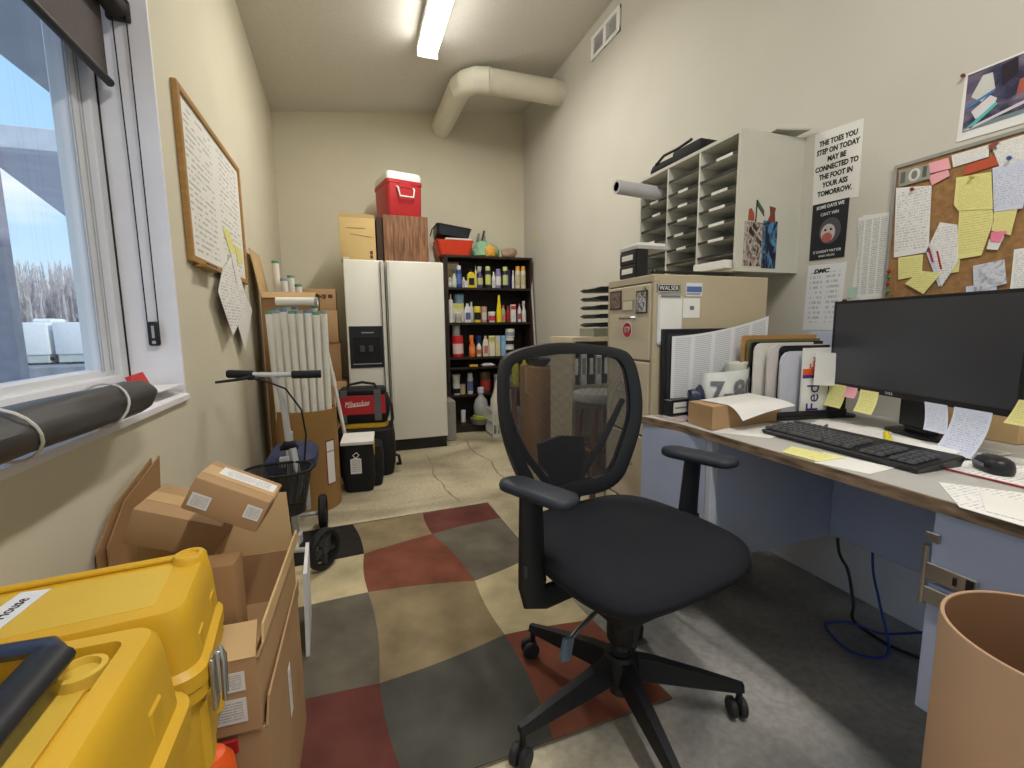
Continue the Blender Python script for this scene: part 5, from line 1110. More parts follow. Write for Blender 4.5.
wdisc(o, 1.092, 1.606, .018, .021, C_(210, 210, 200), 'printed_oval', .0012); wdisc(o, 1.092, 1.606, .009, .014, C_(120, 120, 112), 'printed_portrait', .0018)
wrect(o, 1.056, 1.068, 1.59, 1.625, C_(90, 90, 84), 'printed_numeral', .0012); wrect(o, 1.120, 1.134, 1.588, 1.625, C_(100, 100, 94), 'printed_border', .0012)
cs('note', 'upper pink slip beside the bank note', [(1.055, 1.632), (1.000, 1.631), (.990, 1.595), (1.051, 1.597)], PP, 2)
cs('note', 'lower pink slip beside the bank note', [(1.051, 1.591), (.997, 1.593), (.991, 1.572), (1.038, 1.556)], PP, 2)
cs('note', 'wide white slip at the top edge of the corkboard beside the pink slips', [(.993, 1.636), (.899, 1.636), (.898, 1.600), (.985, 1.597)], PW, 1)
o = cs('note', 'brick red paper strip near the top of the corkboard', [(.951, 1.593), (.867, 1.597), (.864, 1.569), (.957, 1.563)], C_(190, 84, 56), 1)
o = cs('note', 'white sheet at the top of the corkboard with a star pin', [(.895, 1.634), (.795, 1.636), (.790, 1.560), (.868, 1.560)], PW, 2)
a, b_ = o['_o']; m = MB(); m.prism([(a-.888+.014*(1 if k % 2 == 0 else .45)*math.sin(k*math.pi/5), 1.628-b_+.016*(1 if k % 2 == 0 else .45)*math.cos(k*math.pi/5)) for k in range(10)], .003, axes((-.0012, 0, 0), (0, -1, 0), (0, 0, 1))); m.out('star_pin', C_(140, 84, 70), o, smooth=0)
cs('letter', 'tall white printed letter at the left of the corkboard', [(1.147, 1.578), (1.039, 1.556), (1.029, 1.337), (1.134, 1.333)], PW, 2, 'letter', ((1.092, 1.558),))
cs('note', 'pale yellow sticky note under the tall white letter', [(1.120, 1.331), (1.045, 1.332), (1.043, 1.261), (1.114, 1.253)], PY, 1)
cs('note', 'tilted pale yellow sticky note, lowest at the left of the corkboard', [(1.088, 1.237), (1.048, 1.277), (.985, 1.262), (1.030, 1.196)], PY, 4)
o = cs('note', 'tilted white card with red lines on the corkboard', [(1.004, 1.429), (.956, 1.411), (.944, 1.295), (.982, 1.216), (1.025, 1.368)], PW, 3)
a, b_ = o['_o']; 
for p in (((1.006, 1.335), (1.001, 1.337), (.984, 1.275), (.989, 1.273)),): m = MB(); m.prism([(a-q[0], q[1]-b_) for q in p], .0005, axes((-.0012, 0, 0), (0, -1, 0), (0, 0, 1))); m.out('red_line', C_(176, 40, 60), o, smooth=0)
o = cs('note', 'white card with a red stripe tucked behind the tilted card', [(1.036, 1.338), (1.028, 1.368), (.968, 1.268), (.989, 1.216)], PBl, 2)
a, b_ = o['_o']; m = MB(); m.prism([(a-1.032, 1.350-b_), (a-1.027, 1.352-b_), (a-1.010, 1.30-b_), (a-1.016, 1.30-b_)], .0005, axes((-.0012, 0, 0), (0, -1, 0), (0, 0, 1))); m.out('red_line', C_(176, 40, 60), o, smooth=0)
cs('note', 'small yellow note peeking out right of the tilted card', [(.950, 1.302), (.941, 1.302), (.941, 1.261), (.967, 1.259)], PY, 1)
cs('note', 'long upper yellow ruled note in the middle of the corkboard', [(.972, 1.561), (.886, 1.552), (.872, 1.44), (.958, 1.455), (.971, 1.477)], PYR, 3, pins=((.93, 1.55),), pc=C_(190, 180, 90))
cs('note', 'long lower yellow ruled note in the middle of the corkboard', [(.957, 1.474), (.877, 1.455), (.867, 1.407), (.888, 1.305), (.949, 1.301)], PYR, 2)
cs('note', 'bluish white letter right of the long yellow notes', [(.884, 1.562), (.800, 1.567), (.805, 1.426), (.869, 1.431)], PBl, 3, 'letter', ((.845, 1.578),), C_(60, 90, 150))
cs('note', 'yellow note below the bluish letter', [(.869, 1.431), (.817, 1.429), (.825, 1.354), (.870, 1.376)], PYR, 2)
cs('note', 'bright pink sticky note below the yellow ruled notes', [(.869, 1.372), (.834, 1.369), (.847, 1.337), (.869, 1.344)], S('hot_pink', 240, 130, 160, rough=.7), 4)
cs('note', 'white slip under the bright pink note', [(.872, 1.35), (.838, 1.355), (.85, 1.315), (.876, 1.322)], PB, 3)
cs('photo', 'grey photo of a tower pinned low on the corkboard', [(.905, 1.275), (.832, 1.285), (.820, 1.213), (.895, 1.194)], photo_mat('photo_grey', [(120, 124, 140), (196, 198, 208), (216, 216, 222), (150, 152, 164)], 3), 3, 'photo')
cs('note', 'white slip under the grey photo, just above the monitor', [(.917, 1.212), (.844, 1.218), (.840, 1.169), (.913, 1.166)], PBl, 2)
cs('note', 'white slip low on the corkboard, left of the photo', [(1.000, 1.168), (.952, 1.195), (.938, 1.168)], PB, 1)
cs('note', 'white printed card at the right edge of the corkboard', [(.814, 1.311), (.740, 1.315), (.740, 1.172), (.812, 1.181)], PW, 1)
o = cs('note', 'strip of cork with coloured pins at the lower left of the corkboard', [(1.149, 1.300), (1.134, 1.297), (1.128, 1.203), (1.149, 1.178)], m_cork, 1, pins=((1.143, 1.285), (1.143, 1.24)))
pin(o, 1.142, 1.262, C_(50, 120, 80)); pin(o, 1.141, 1.215, C_(60, 150, 90))
m = MB(); m.b2(-.006, 0, -.03, .03, -.055, .055, .002); tag(m.out('blank_plate', S('plate_cream', 206, 200, 160, rough=.6), smooth=0, loc=(RX-.0002, 4.55, 2.02)), 'cream blank wall plate high on the right wall near the back corner', 'wall plate')

# ================================================================ DESK
m_lam = S('laminate_grey', 184, 182, 176, rough=.4, var=.04, scale=6); m_pb = mat('particle_edge', srgb(92, 74, 58), rough=.8, var=.3, scale=38, col2=srgb(156, 130, 104), detail=4, stretch=(1, .35, 2))
m_blue = S('panel_blue', 174, 184, 210, rough=.35, var=.03, spec=.5); m_bedge = S('panel_edge', 196, 202, 212, rough=.4)
DZ = .75
def dxe(y): return 1.088 if y < 1.3 else 1.088-.040*(y-1.3)/.178     # front edge of the top
t_ = thing('desk', 'long grey-topped desk with blue-grey panels and a worn chipboard edge along the right wall', 'desk', (1.45, .69, 0))
ox, oy = 1.45, .69
m = MB(); m.prism([(dxe(-.2)+.006-ox, -.2-oy), (RX-.003-ox, -.2-oy), (RX-.003-ox, 1.478-oy), (dxe(1.478)+.006-ox, 1.478-oy), (dxe(1.3)+.006-ox, 1.3-oy)], .026, Matrix.Translation((0, 0, DZ-.026))); m.out('desktop', m_lam, t_, smooth=0)
m = MB(); m.prism([(dxe(-.2)-ox, -.2-oy), (dxe(-.2)+.0055-ox, -.2-oy), (dxe(1.3)+.0055-ox, 1.3-oy), (dxe(1.478)+.0055-ox, 1.478-oy), (dxe(1.478)-ox, 1.478-oy), (dxe(1.3)-ox, 1.3-oy)], .027, Matrix.Translation((0, 0, DZ-.0275))); m.out('chipboard_edge', m_pb, t_, smooth=0)
def P_(x0, x1, y0, y1, z0, z1, name, mt, bev=.002):
    m = MB(); m.b2(x0-ox, x1-ox, y0-oy, y1-oy, z0, z1, bev); return m.out(name, mt, t_, smooth=0)
ZB, ZT = .295, DZ-.0285
P_(1.130, 1.683, 1.160, 1.178, ZB, ZT, 'side_panel', m_blue); m = MB(); m.prism([(1.100-ox, 1.183-oy), (1.118-ox, 1.183-oy), (1.076-ox, 1.476-oy), (1.056-ox, 1.476-oy)], ZT-ZB, Matrix.Translation((0, 0, ZB))); m.out('front_panel', m_blue, t_, smooth=0); P_(1.120, 1.683, 1.456, 1.474, ZB, ZT, 'side_panel', m_blue)
P_(1.100, 1.129, 1.158, 1.182, ZB, ZT, 'corner_post', m_bedge)
P_(1.685, 1.703, .54, 1.474, ZB+.005, ZT, 'back_panel', m_blue)
P_(1.117, 1.683, .538, .550, ZB, ZT, 'side_panel', m_blue)
P_(1.100, 1.116, -.19, .550, .572, ZT, 'drawer_front', m_blue); P_(1.100, 1.116, -.19, .550, ZB-.01, .566, 'drawer_front', m_blue)
P_(1.705, 1.877, 1.44, 1.474, .60, ZT, 'wall_bracket', m_bedge); P_(1.705, 1.877, -.18, -.15, .60, ZT, 'wall_bracket', m_bedge)
for y in (1.445, -.14):
    P_(1.13, 1.17, y-.02, y+.02, 0, ZB-.011, 'leg', m_bedge)
hs = P_(1.092, 1.0997, .470, .552, .575, .612, 'hinge_plate', m_steel); m = MB(); m.b2(1.089-ox, 1.0917-ox, .474-oy, .486-oy, .578, .609, .001); m.b2(1.0895-ox, 1.0917-ox, .500-oy, .506-oy, .586, .602); m.out('latch_slot', K_, hs, smooth=0)
hs = P_(1.092, 1.0997, .480, .552, .525, .560, 'hinge_plate', m_steel)
m = MB(); m.cyl((1.098-ox, .5565-oy, .52), (1.098-ox, .5565-oy, .645), .006, n=12); m.out('hinge_barrel', m_steel, t_)
m = MB(); m.b2(1.094-ox, 1.0997-ox, .535-oy, .56-oy, .655, .675, .002); m.out('upper_clip', m_steel, t_, smooth=0)

# cables below the desk
def cable(name, label, pts, r, mt):
    c = [V(p) for p in pts]; out = []
    for i in range(len(c)-1):
        p0, p1, p2, p3 = c[max(0, i-1)], c[i], c[i+1], c[min(len(c)-1, i+2)]
        for k in range(8):
            q = k/8; out.append(.5*((2*p1)+(p2-p0)*q+(2*p0-5*p1+4*p2-p3)*q*q+(3*p1-p0-3*p2+p3)*q**3))
    out.append(c[-1]); m = MB(); m.tube(out, r, 8); return tag(m.out(name, mt), label, 'cable')
cable('power_cable', 'black cable dropping behind the desk panel and running along the floor', [(1.735, 1.165, .60), (1.735, 1.16, .26), (1.745, 1.12, .16), (1.735, 1.085, .05), (1.70, 1.055, .006), (1.68, .94, .006), (1.70, .87, .006), (1.73, .82, .006), (1.72, .74, .006), (1.66, .70, .006), (1.60, .74, .006)], .0055, C_(36, 36, 38))
cable('network_cable', 'blue cable looped on the floor under the desk', [(1.735, 1.04, .60), (1.735, 1.035, .26), (1.70, .98, .13), (1.65, .91, .02), (1.585, .90, .0045), (1.53, .955, .0045), (1.555, 1.04, .0045), (1.60, 1.085, .0045), (1.665, 1.04, .0165), (1.70, .97, .0165), (1.71, .90, .06), (1.68, .80, .14), (1.60, .68, .22)], .0042, C_(40, 62, 140))

# ---------------------------------------------------------------- monitor
t_ = thing('monitor', 'large dark computer monitor on the desk with sticky notes along its lower bezel', 'monitor', (1.585, .90, DZ), math.atan2(.287, .958)*-1)
# local frame: +y runs along the screen toward its far end, -x is the viewing side
m = MB(); m.b2(0, .030, -.31, .31, .118, .428, .004); m.out('casing', C_(24, 25, 28), t_, smooth=0)
m_scr = S('screen_reflect_tint', 38, 41, 50, rough=.32, var=.02, spec=.8)  # base colour lifted to blue-grey to stand in for the window's reflection
m = MB(); m.b2(-.002, .001, -.299, .299, .138, .419); m.out('screen', m_scr, t_, smooth=0)
m = MB()
for a in ((-.31, .31, .420, .428), (-.31, .31, .118, .137), (-.31, -.300, .137, .420), (.300, .31, .137, .420)): m.b2(-.003, .0, a[0], a[1], a[2], a[3], .0008)
m.out('bezel', C_(22, 22, 25), t_, smooth=0)
text('DELL', .012, axes((-.0034, .05, .1275), (0, -1, 0), (0, 0, 1)), C_(170, 170, 174), t_, 'brand_lettering', sx=1.1)
m = MB(); m.b2(.03, .055, -.045, .045, .03, .30, .004); m.rings([rrect(.13, .20, .03, 5, .085, 0, .0005), rrect(.13, .20, .03, 5, .085, 0, .010), rrect(.10, .17, .03, 5, .085, 0, .015)]); m.b2(.045, .085, -.04, .04, .012, .06, .003); m.out('stand', C_(20, 20, 23), t_, smooth=30)
def mon_pt(x, y, z):
    c, s = .958, .287; return (1.585+x*c+y*s, .90-x*s+y*c, DZ+z)
def mon_note(label, y, w, h, mt, zt=.127, lean=.12, skew=0., name='sticky_note', cat='sticky note'):
    m = MB(); n_ = 6
    def f(u, v): return V((-.0045-lean*.10*(v**2), (u-.5)*-w + skew*v*h, -v*h))
    m.surf(f, 3, n_)
    for l in [l for fc in m.bm.faces for l in fc.loops]: l[m.uv].uv = (l[m.uv].uv.x, 1-l[m.uv].uv.y)
    o = m.out(name, mt, smooth=60, loc=mon_pt(-.0006, y, zt), solid=.0006); o.rotation_euler = (0, 0, -math.atan2(.287, .958)); return tag(o, label, cat)
mon_note('pale yellow sticky note at the far lower corner of the monitor', .262, .080, .080, PY, .130, .25, -.12)
mon_note('pink sticky note on the lower bezel of the monitor', .196, .050, .036, PP, .128, .1)
mon_note('pale yellow sticky note on the lower bezel beside the pink one', .122, .074, .074, PY, .126, .2)
mon_note('white note taped under the monitor beside the tall white sheet', -.105, .066, .078, PBl, .122, .15, -.25)
mon_note('tall white sheet hanging from the monitor bezel down to the desk', -.205, .095, .118, PBl, .122, .45, .0, 'note_sheet', 'paper')
mon_note('yellow sticky note at the near end of the monitor', -.335, .06, .06, PY, .165, .1, .3)
t_ = thing('desk_microphone', 'small black stick microphone behind the far top corner of the monitor', 'microphone', mon_pt(.075, .335, 0))
m = MB(); m.tube([(0, 0, .012), (.0, .0, .30), (-.012, .012, .405)], .004, 8); m.lathe([(.045, 0), (.045, .008), (.02, .014)], n=20); m.out('stem', K_, t_); m = MB(); m.lathe([(.006, .395), (.011, .405), (.012, .425), (.006, .438)], (-.012, .012, 0), 14); m.out('foam_head', m_rub, t_)
t_ = carton('carton', 'golden brown carton lying on the desk behind the monitor', (1.815, .86, DZ+.0005), (.08, .30, .115), R(-3), m_cbl, tape=False)

# ---------------------------------------------------------------- keyboard, mouse, box, papers on the desk
t_ = thing('keyboard', 'black full size keyboard lying along the front of the desk', 'keyboard', (1.305, .865, DZ+.0030), R(-1.5))
m = MB(); m.rings([[(-.078, -.215, 0), (.078, -.215, 0), (.078, .215, 0), (-.078, .215, 0)], [(-.082, -.22, .010), (.082, -.22, .022), (.082, .22, .022), (-.082, .22, .010)], [(-.078, -.216, .013), (.078, -.216, .026), (.078, .216, .026), (-.078, .216, .013)]]); m.out('key_tray', C_(26, 27, 30), t_, smooth=0)
m_key = C_(74, 74, 77)
rows_ = [(-.062, [(.207, .022), (.182, .022), (.157, .022), (.085, .105), (.012, .022), (-.012, .022), (-.040, .022)]), (-.040, None), (-.020, None), (.0, None), (.020, None), (.052, None)]
nk = 0
for xr, ks in rows_:
    if ks is None: ks = [(.207-.0187*k, .0165) for k in range(14)]
    ks = ks + [(-.085-.0187*k, .0165) for k in range(3)] + [(-.155-.0187*k, .0165) for k in range(3 if xr < .05 else 0)]
    for y, w in ks:
        if nk >= 99: break
        nk += 1
        zz = .0145+(xr+.082)*.079
        m = MB(); a, b_ = xr, y; m.rings([[(a-.008, b_-w/2, zz), (a+.008, b_-w/2, zz+.0012), (a+.008, b_+w/2, zz+.0012), (a-.008, b_+w/2, zz)], [(a-.006, b_-w/2+.002, zz+.006), (a+.006, b_-w/2+.002, zz+.007), (a+.006, b_+w/2-.002, zz+.007), (a-.006, b_+w/2-.002, zz+.006)]], False); m.out('key', m_key, t_, smooth=0)
t_ = thing('mouse', 'black computer mouse on the desk, nearest the camera', 'mouse', (1.405, .602, DZ+.0035), R(-38))
m = MB(); m.rings([rrect(.052*a, .092*b_, .024*min(a, b_), 6, 0, c, z) for a, b_, c, z in ((.94, .96, 0, 0), (1, 1, 0, .008), (.98, .97, 0, .018), (.85, .85, -.003, .028), (.6, .6, -.006, .034), (.25, .25, -.008, .036))]); m.out('shell', C_(30, 30, 34), t_, smooth=60)
m = MB(); m.tube([(0, .022, .031), (0, .040, .027)], .004, 8); m.out('scroll_wheel', C_(70, 70, 76), t_)
m = MB(); m.b2(-.031, -.028, -.02, .02, .012, .02, .001); m.out('side_button', C_(110, 112, 120), t_, smooth=0)
def dsheet(name, label, pts, z, mt, cat='paper', group=None, t=.0011): return sheet_flat(name, label, pts, DZ+z, mt, cat, group, t)
PD = 'papers on the desk'
def fan(name, label, pts, z, mt, bend=.01):
    return dsheet(name, label, pts, z, mt, 'paper', PD)
fan('document', 'large white document behind the keyboard, beside the yellow highlighter', [(1.41, 1.09), (1.60, 1.17), (1.66, .96), (1.42, .86)], .0005, PB)
fan('document', 'white document under the highlighter behind the keyboard', [(1.42, .98), (1.56, 1.03), (1.58, .80), (1.425, .74)], .0019, PW)
fan('document', 'white document behind the number pad of the keyboard', [(1.42, .86), (1.56, .90), (1.58, .70), (1.44, .69)], .0033, PB)
fan('document', 'yellow slip lying behind the keyboard', [(1.405, .93), (1.47, .945), (1.475, .87), (1.41, .865)], .0047, PY)
fan('document', 'white paper under the carton at the far end of the desk', [(1.10, 1.16), (1.36, 1.24), (1.42, 1.06), (1.20, 1.03)], .0005, PB)
fan('document', 'white sheet sticking out from under the keyboard at the front of the desk', [(1.088, .80), (1.20, .86), (1.225, .70), (1.12, .69)], .0005, PB)
fan('document', 'pale yellow slip under the front edge of the keyboard', [(1.095, .90), (1.17, .93), (1.20, .80), (1.10, .80)], .0019, PY)
fan('magazine', 'white printed magazine with a red line at the near front of the desk', [(1.073, .50), (1.20, .60), (1.28, .50), (1.24, .34), (1.07, .36)], .0005, PW)
fan('magazine', 'upper white magazine stacked at the near front corner of the desk', [(1.09, .47), (1.20, .53), (1.24, .40), (1.10, .36)], .0019, PB)
fan('desk_pad', 'printed desk sheet with a red border under the mouse', [(1.318, .665), (1.60, .68), (1.60, .38), (1.322, .40)], .0005, PW)
m = MB(); m.b2(-.006, .006, -.135, .135, 0, .0012); tag(m.out('red_ruler', C_(150, 30, 44), smooth=0, loc=(1.322, .535, DZ+.0019)), 'dark red flat ruler lying on the desk before the mouse', 'ruler')
fan('document', 'printed sheets under the tall hanging sheet beside the mouse', [(1.45, .78), (1.62, .80), (1.62, .66), (1.46, .66)], .0061, PL)
t_ = thing('highlighter', 'yellow highlighter lying on the papers behind the keyboard', 'pen', (1.50, .885, DZ+.0125), R(35)); m = MB(); m.tube([(-.045, 0, 0), (.02, 0, 0)], .0075, 12); m.out('barrel', C_(232, 214, 40), t_); m = MB(); m.tube([(.02, 0, 0), (.05, 0, 0), (.06, 0, 0)], [.008, .008, .005], 12); m.out('cap', C_(220, 196, 30), t_)
t_ = thing('ballpoint_pen', 'dark pen lying on the white document at the far end of the keyboard', 'pen', (1.462, 1.055, DZ+.0062), R(25)); m = MB(); m.tube([(-.06, 0, 0), (.055, 0, 0), (.065, 0, 0)], [.004, .004, .001], 8); m.out('barrel', C_(60, 60, 64), t_); m = MB(); m.tube([(-.06, .0045, 0), (-.02, .0045, 0)], .001, 6); m.out('clip', m_steel, t_)
t_ = thing('business_card_pile', 'small pile of cards by the far end of the mouse', 'cards', (1.47, .745, DZ+.0082), R(10)); m = MB(); m.b2(-.03, .03, -.045, .045, 0, .007, .001); m.out('cards', PW, t_, smooth=0)
# low carton with the curled sheet over it
def C4(pts, z, h, name, label, mt):
    cx = sum(p[0] for p in pts)/4; cy = sum(p[1] for p in pts)/4; t_ = thing(name, label, 'box', (cx, cy, z))
    m = MB(); m.prism([(p[0]-cx, p[1]-cy) for p in pts], h); m.out('carton_body', mt, t_, smooth=0); return t_
bx4 = [(1.112, 1.176), (1.452, 1.208), (1.452, 1.330), (1.125, 1.304)]
t_ = C4(bx4, DZ+.0020, .078, 'carton', 'low brown carton on the desk with a white sheet draped over it', m_cb)
m = MB()
def dr(u, v):
    x = 1.165+u*.235; y = 1.295-v*.175; z = DZ+.0835+.006*math.sin(u*3.0)*v
    e = max(0, v-.62)/.38; z -= .045*e*e*(1-.75*u); z += .010*(1-v)*u
    return V((x+v*.02, y+u*.005, z))
m.surf(dr, 14, 14)
tag(m.out('draped_sheet', PB, smooth=60, solid=.0006), 'white sheet curling over the low brown carton on the desk', 'paper')
# magazines at the far front corner
for k, (pts, mt, lb) in enumerate((([(1.094, 1.46), (1.225, 1.475), (1.23, 1.33), (1.100, 1.32)], photo_mat('mag_red', [(206, 200, 200), (150, 50, 56), (226, 222, 220), (120, 110, 112), (214, 208, 206)], 7), 'red and white printed magazine at the far front corner of the desk'), ([(1.10, 1.43), (1.20, 1.44), (1.21, 1.33), (1.11, 1.325)], photo_mat('mag_grey', [(214, 210, 206), (120, 116, 120), (226, 224, 220), (160, 60, 60), (200, 196, 196)], 9), 'upper printed leaflet on the magazine at the far front corner of the desk'))):
    dsheet('magazine', lb, pts, .0005+.0035*k, mt, 'magazine', None, .003)
# black card holder, dark framed board with the spreadsheet, cloth, paper collar
t_ = thing('name_holder', 'black holder with a white label at the far end of the desk', 'holder', (1.165, 1.395, DZ+.0080), R(8))
m = MB(); m.b2(-.048, .055, 0, .040, 0, .062, .003); m.out('holder_body', K_, t_, smooth=0); m = MB(); m.b2(-.036, .040, -.0012, .0, .012, .052); m.out('white_label', W_, t_, smooth=0); m = MB(); m.b2(-.028, .030, -.0018, -.001, .028, .034); m.out('label_print', C_(120, 120, 126), t_, smooth=0)
t_ = thing('framed_board', 'black framed board leaning on the filing cabinet behind the spreadsheet', 'board', (1.36, 1.452, DZ+.0005), 0, rot=(R(-2), 0, 0))
m = MB(); m.b2(-.23, .25, .0, .018, 0, .335, .003); m.out('frame', C_(34, 34, 38), t_, smooth=0); m = MB(); m.b2(-.212, .232, -.0015, .001, .02, .315); m.out('panel', C_(60, 60, 64), t_, smooth=0)
m = MB()
def sp(u, v):
    return V((-.205+u*.45+.03*u*v, -.006-.012*math.sin(math.pi*u)*v-.02*(1-v)*u, .012+v*(.295+.075*u**1.6)))
m.surf(sp, 14, 6)
PS = paper_mat('spreadsheet', srgb(222, 222, 224), srgb(120, 124, 138), rows=40, cols=5, dens=.72, thick=.5, wordscale=44, margin=.03)
tag(m.out('spreadsheet', PS, smooth=60, solid=.0006, loc=(1.36, 1.448, DZ+.0005)), 'large printed spreadsheet leaning against the black framed board', 'paper')
lumpy('cap', 'dark navy crumpled cloth beside the paper collar on the desk', 'cloth', (1.212, 1.365, DZ+.0022), (.034, .028, .075), C_(40, 46, 72), 13)
t_ = thing('number_bib', 'white curled paper collar printed with large grey digits behind the low carton', 'paper roll', (1.352, 1.372, DZ+.0022))
def bib(u, v):
    a = R(150+u*250); r = .075+.012*math.sin(a*2); return V((.108*math.cos(a), .048*math.sin(a), v*(.165+.02*u)))
m = MB(); m.surf(bib, 26, 5); m.out('collar', W_, t_, smooth=60, solid=.0025)
m = MB(); m.rings([[V((.052+r*math.cos(k*.2618), .002+r*math.sin(k*.2618)*.75, z)) for k in range(24)] for r, z in ((.042, .005), (.044, .10), (.044, .190), (.048, .196), (.048, .204), (.042, .204), (.041, .15))], True, True); m.out('inner_roll', S('roll_cream', 226, 224, 208, rough=.7), t_)
me = text('7-80', .115, Matrix.Identity(4), C_(150, 152, 158), t_, 'printed_digits', sx=.85, bold=.03)
for v in me.data.vertices:     # wrap the digits round the front of the collar
    a = R(270)+v.co.x/.086; q = v.co.y
    v.co = V((.1130*math.cos(a), .0535*math.sin(a), .105+q+.015*math.sin(a+.6)))
# desk file organizer with folders and courier envelope
t_ = thing('desk_organizer', 'black upright desk organizer beside the monitor', 'organizer', (1.595, 1.282, DZ+.0035), R(-8))
m = MB(); m.b2(-.15, .15, -.10, .10, 0, .012, .002)
for y in (-.10, -.04, .02, .08): m.b2(-.15, .15, y, y+.006, .012, .03 if y < .05 else .20, .002)
m.b2(.085, .15, -.095, .086, .0125, .17, .003); m.out('organizer_body', K_, t_, smooth=0)
def folder(name, label, x, y, w, h, mt, yaw=0, t=.006, rc=.02, lean=0, group='folders in the desk organizer'):
    tt = thing(name, label, 'folder', (x, y, DZ+.0165), 0, group, rot=(R(lean), 0, R(yaw)))
    m = MB(); pts = [(-w/2, 0), (w/2, 0), (w/2, h)] + [(-w/2+rc-rc*math.sin(R(a)), h-rc+rc*math.cos(R(a))) for a in (0, 30, 60, 90)]
    m.prism(pts, t, axes((0, 0, 0), (1, 0, 0), (0, 0, 1))); m.out('cover', mt, tt, smooth=0); return tt
folder('folder', 'brown folder at the very back of the desk organizer', 1.605, 1.362, .34, .29, C_(176, 132, 80), -8, .004, .01)
folder('folder', 'olive folder at the back of the desk organizer', 1.610, 1.346, .33, .275, C_(110, 104, 70), -8, .005, .01)
folder('folder', 'black folder in the middle of the desk organizer', 1.610, 1.330, .32, .265, K_, -8, .006, .01)
folder('folder', 'white folder at the left of the desk organizer', 1.570, 1.312, .26, .262, C_(216, 212, 204), -8, .006, .03)
folder('folder', 'pale pink-grey folder in front of the white one', 1.590, 1.280, .24, .255, C_(206, 198, 194), -8, .008, .04)
folder('folder', 'second black folder edge in the desk organizer', 1.620, 1.265, .22, .252, K_, -8, .006, .02)
folder('folder', 'light grey folder in front in the desk organizer', 1.595, 1.248, .20, .232, C_(196, 196, 206), -8, .008, .04)
tt = folder('courier_envelope', 'white courier envelope with purple and orange print in the desk organizer', 1.617, 1.210, .125, .245, W_, -8, .006, .004)
m = MB(); m.b2(-.061, .061, -.0072, -.0058, .145, .168); m.out('orange_band', C_(224, 92, 40), tt, smooth=0); m = MB(); m.b2(-.061, .061, -.0072, -.0058, .134, .146); m.out('purple_band', C_(84, 50, 140), tt, smooth=0)
text('Fed', .075, axes((-.01, -.0068, .060), (0, 0, 1), (-1, 0, 0)), C_(70, 44, 130), tt, 'logo_lettering', sx=.95)
text('Ex', .06, axes((-.012, -.0076, .190), (0, 0, 1), (-1, 0, 0)), C_(232, 110, 50), tt, 'logo_lettering', sx=.8)
m = MB(); m.b2(-.045, .045, -.001, .0, -.12, 0); 
tag(m.out('note_sheet', PW, smooth=0, loc=(1.625, 1.180, DZ+.245), rot=(R(-3), R(4), R(-8))), 'white handwritten sheet hanging in front of the courier envelope', 'paper')

# ================================================================ OFFICE CHAIR
m_seat = S('seat_fabric', 24, 25, 32, rough=.9, var=.18, scale=160, bump=.15); m_pl = S('chair_plastic', 26, 27, 31, rough=.5, var=.08); m_pl2 = S('chair_arm', 44, 48, 56, rough=.55, var=.1)
t_ = thing('office_chair', 'black mesh-back office chair with armrests on a five-legged caster base', 'chair', (.675, 1.02, .0045), R(10))
for k, a in enumerate((36, 108, 180.5, 252, 324)):
    c, s = math.cos(R(a)), math.sin(R(a)); d = V((c, s, 0)); p = V((-s, c, 0)); m = MB(); rings = []
    for r, hw, z0, z1 in ((.030, .027, .115, .175), (.10, .025, .108, .165), (.22, .020, .097, .137), (.318, .015, .088, .112), (.335, .012, .088, .108)):
        rings.append([d*r-p*hw+V((0, 0, z0)), d*r+p*hw+V((0, 0, z0)), d*r+p*hw*.55+V((0, 0, z1)), d*r-p*hw*.55+V((0, 0, z1))])
    m.rings(rings); m.tube([d*.325+V((0, 0, .092)), d*.325+V((0, 0, .055))], .0085, 10); lg = m.out('leg', m_pl, t_, smooth=0)
    sw = R((40, 75, 120, 10, -30)[k]); ax = V((math.cos(sw), math.sin(sw), 0)); cc = d*.325+V((0, 0, .027))+V((-ax.y, ax.x, 0))*.010
    m = MB(); M_ = V((0, 0, 1)).rotation_difference(ax).to_matrix().to_4x4()
    for o_ in (-.014, .014): m.lathe([(.004, -.009), (.022, -.010), (.027, -.006), (.027, .006), (.022, .010), (.004, .009)], cc+ax*o_, 20, M_)
    m.lathe([(.010, -.006), (.010, .006)], cc, 12, M_); m.out('caster', S('caster_grey', 40, 41, 44, rough=.6), lg)
m = MB(); m.lathe([(.046, .095), (.055, .11), (.052, .165), (.040, .182)], n=24); m.out('base_hub', m_pl, t_)
m = MB(); m.lathe([(.030, .06), (.030, .18), (.030, .19)], n=20); m.lathe([(.026, .19), (.026, .33)], n=20); m.out('gas_lift', S('lift_grey', 58, 58, 60, rough=.35, metal=.3), t_)
m = MB(); m.lathe([(.034, .215), (.040, .225), (.040, .30), (.034, .33)], n=20); m.out('lift_cover', m_pl, t_)
m = MB(); m.b2(-.10, .10, -.11, .14, .33, .422, .015, 2); m.b2(-.045, .045, .12, .275, .345, .385, .008); m.out('tilt_mechanism', m_pl, t_, smooth=30)
m = MB(); m.cyl((.08, .02, .335), (.135, .02, .325), .020, n=16); m.out('tension_knob', m_pl, t_)
m = MB(); m.tube([(-.10, -.02, .352), (-.19, -.05, .345), (-.225, -.06, .335)], .006, 8); lv = m.out('lever_rod', m_steel, t_); m = MB(); m.box((-.235, -.063, .318), (.032, .014, .06), (0, R(12), 0), .006, 2); m.out('lever_paddle', S('paddle_bluegrey', 92, 110, 128, rough=.4), lv)
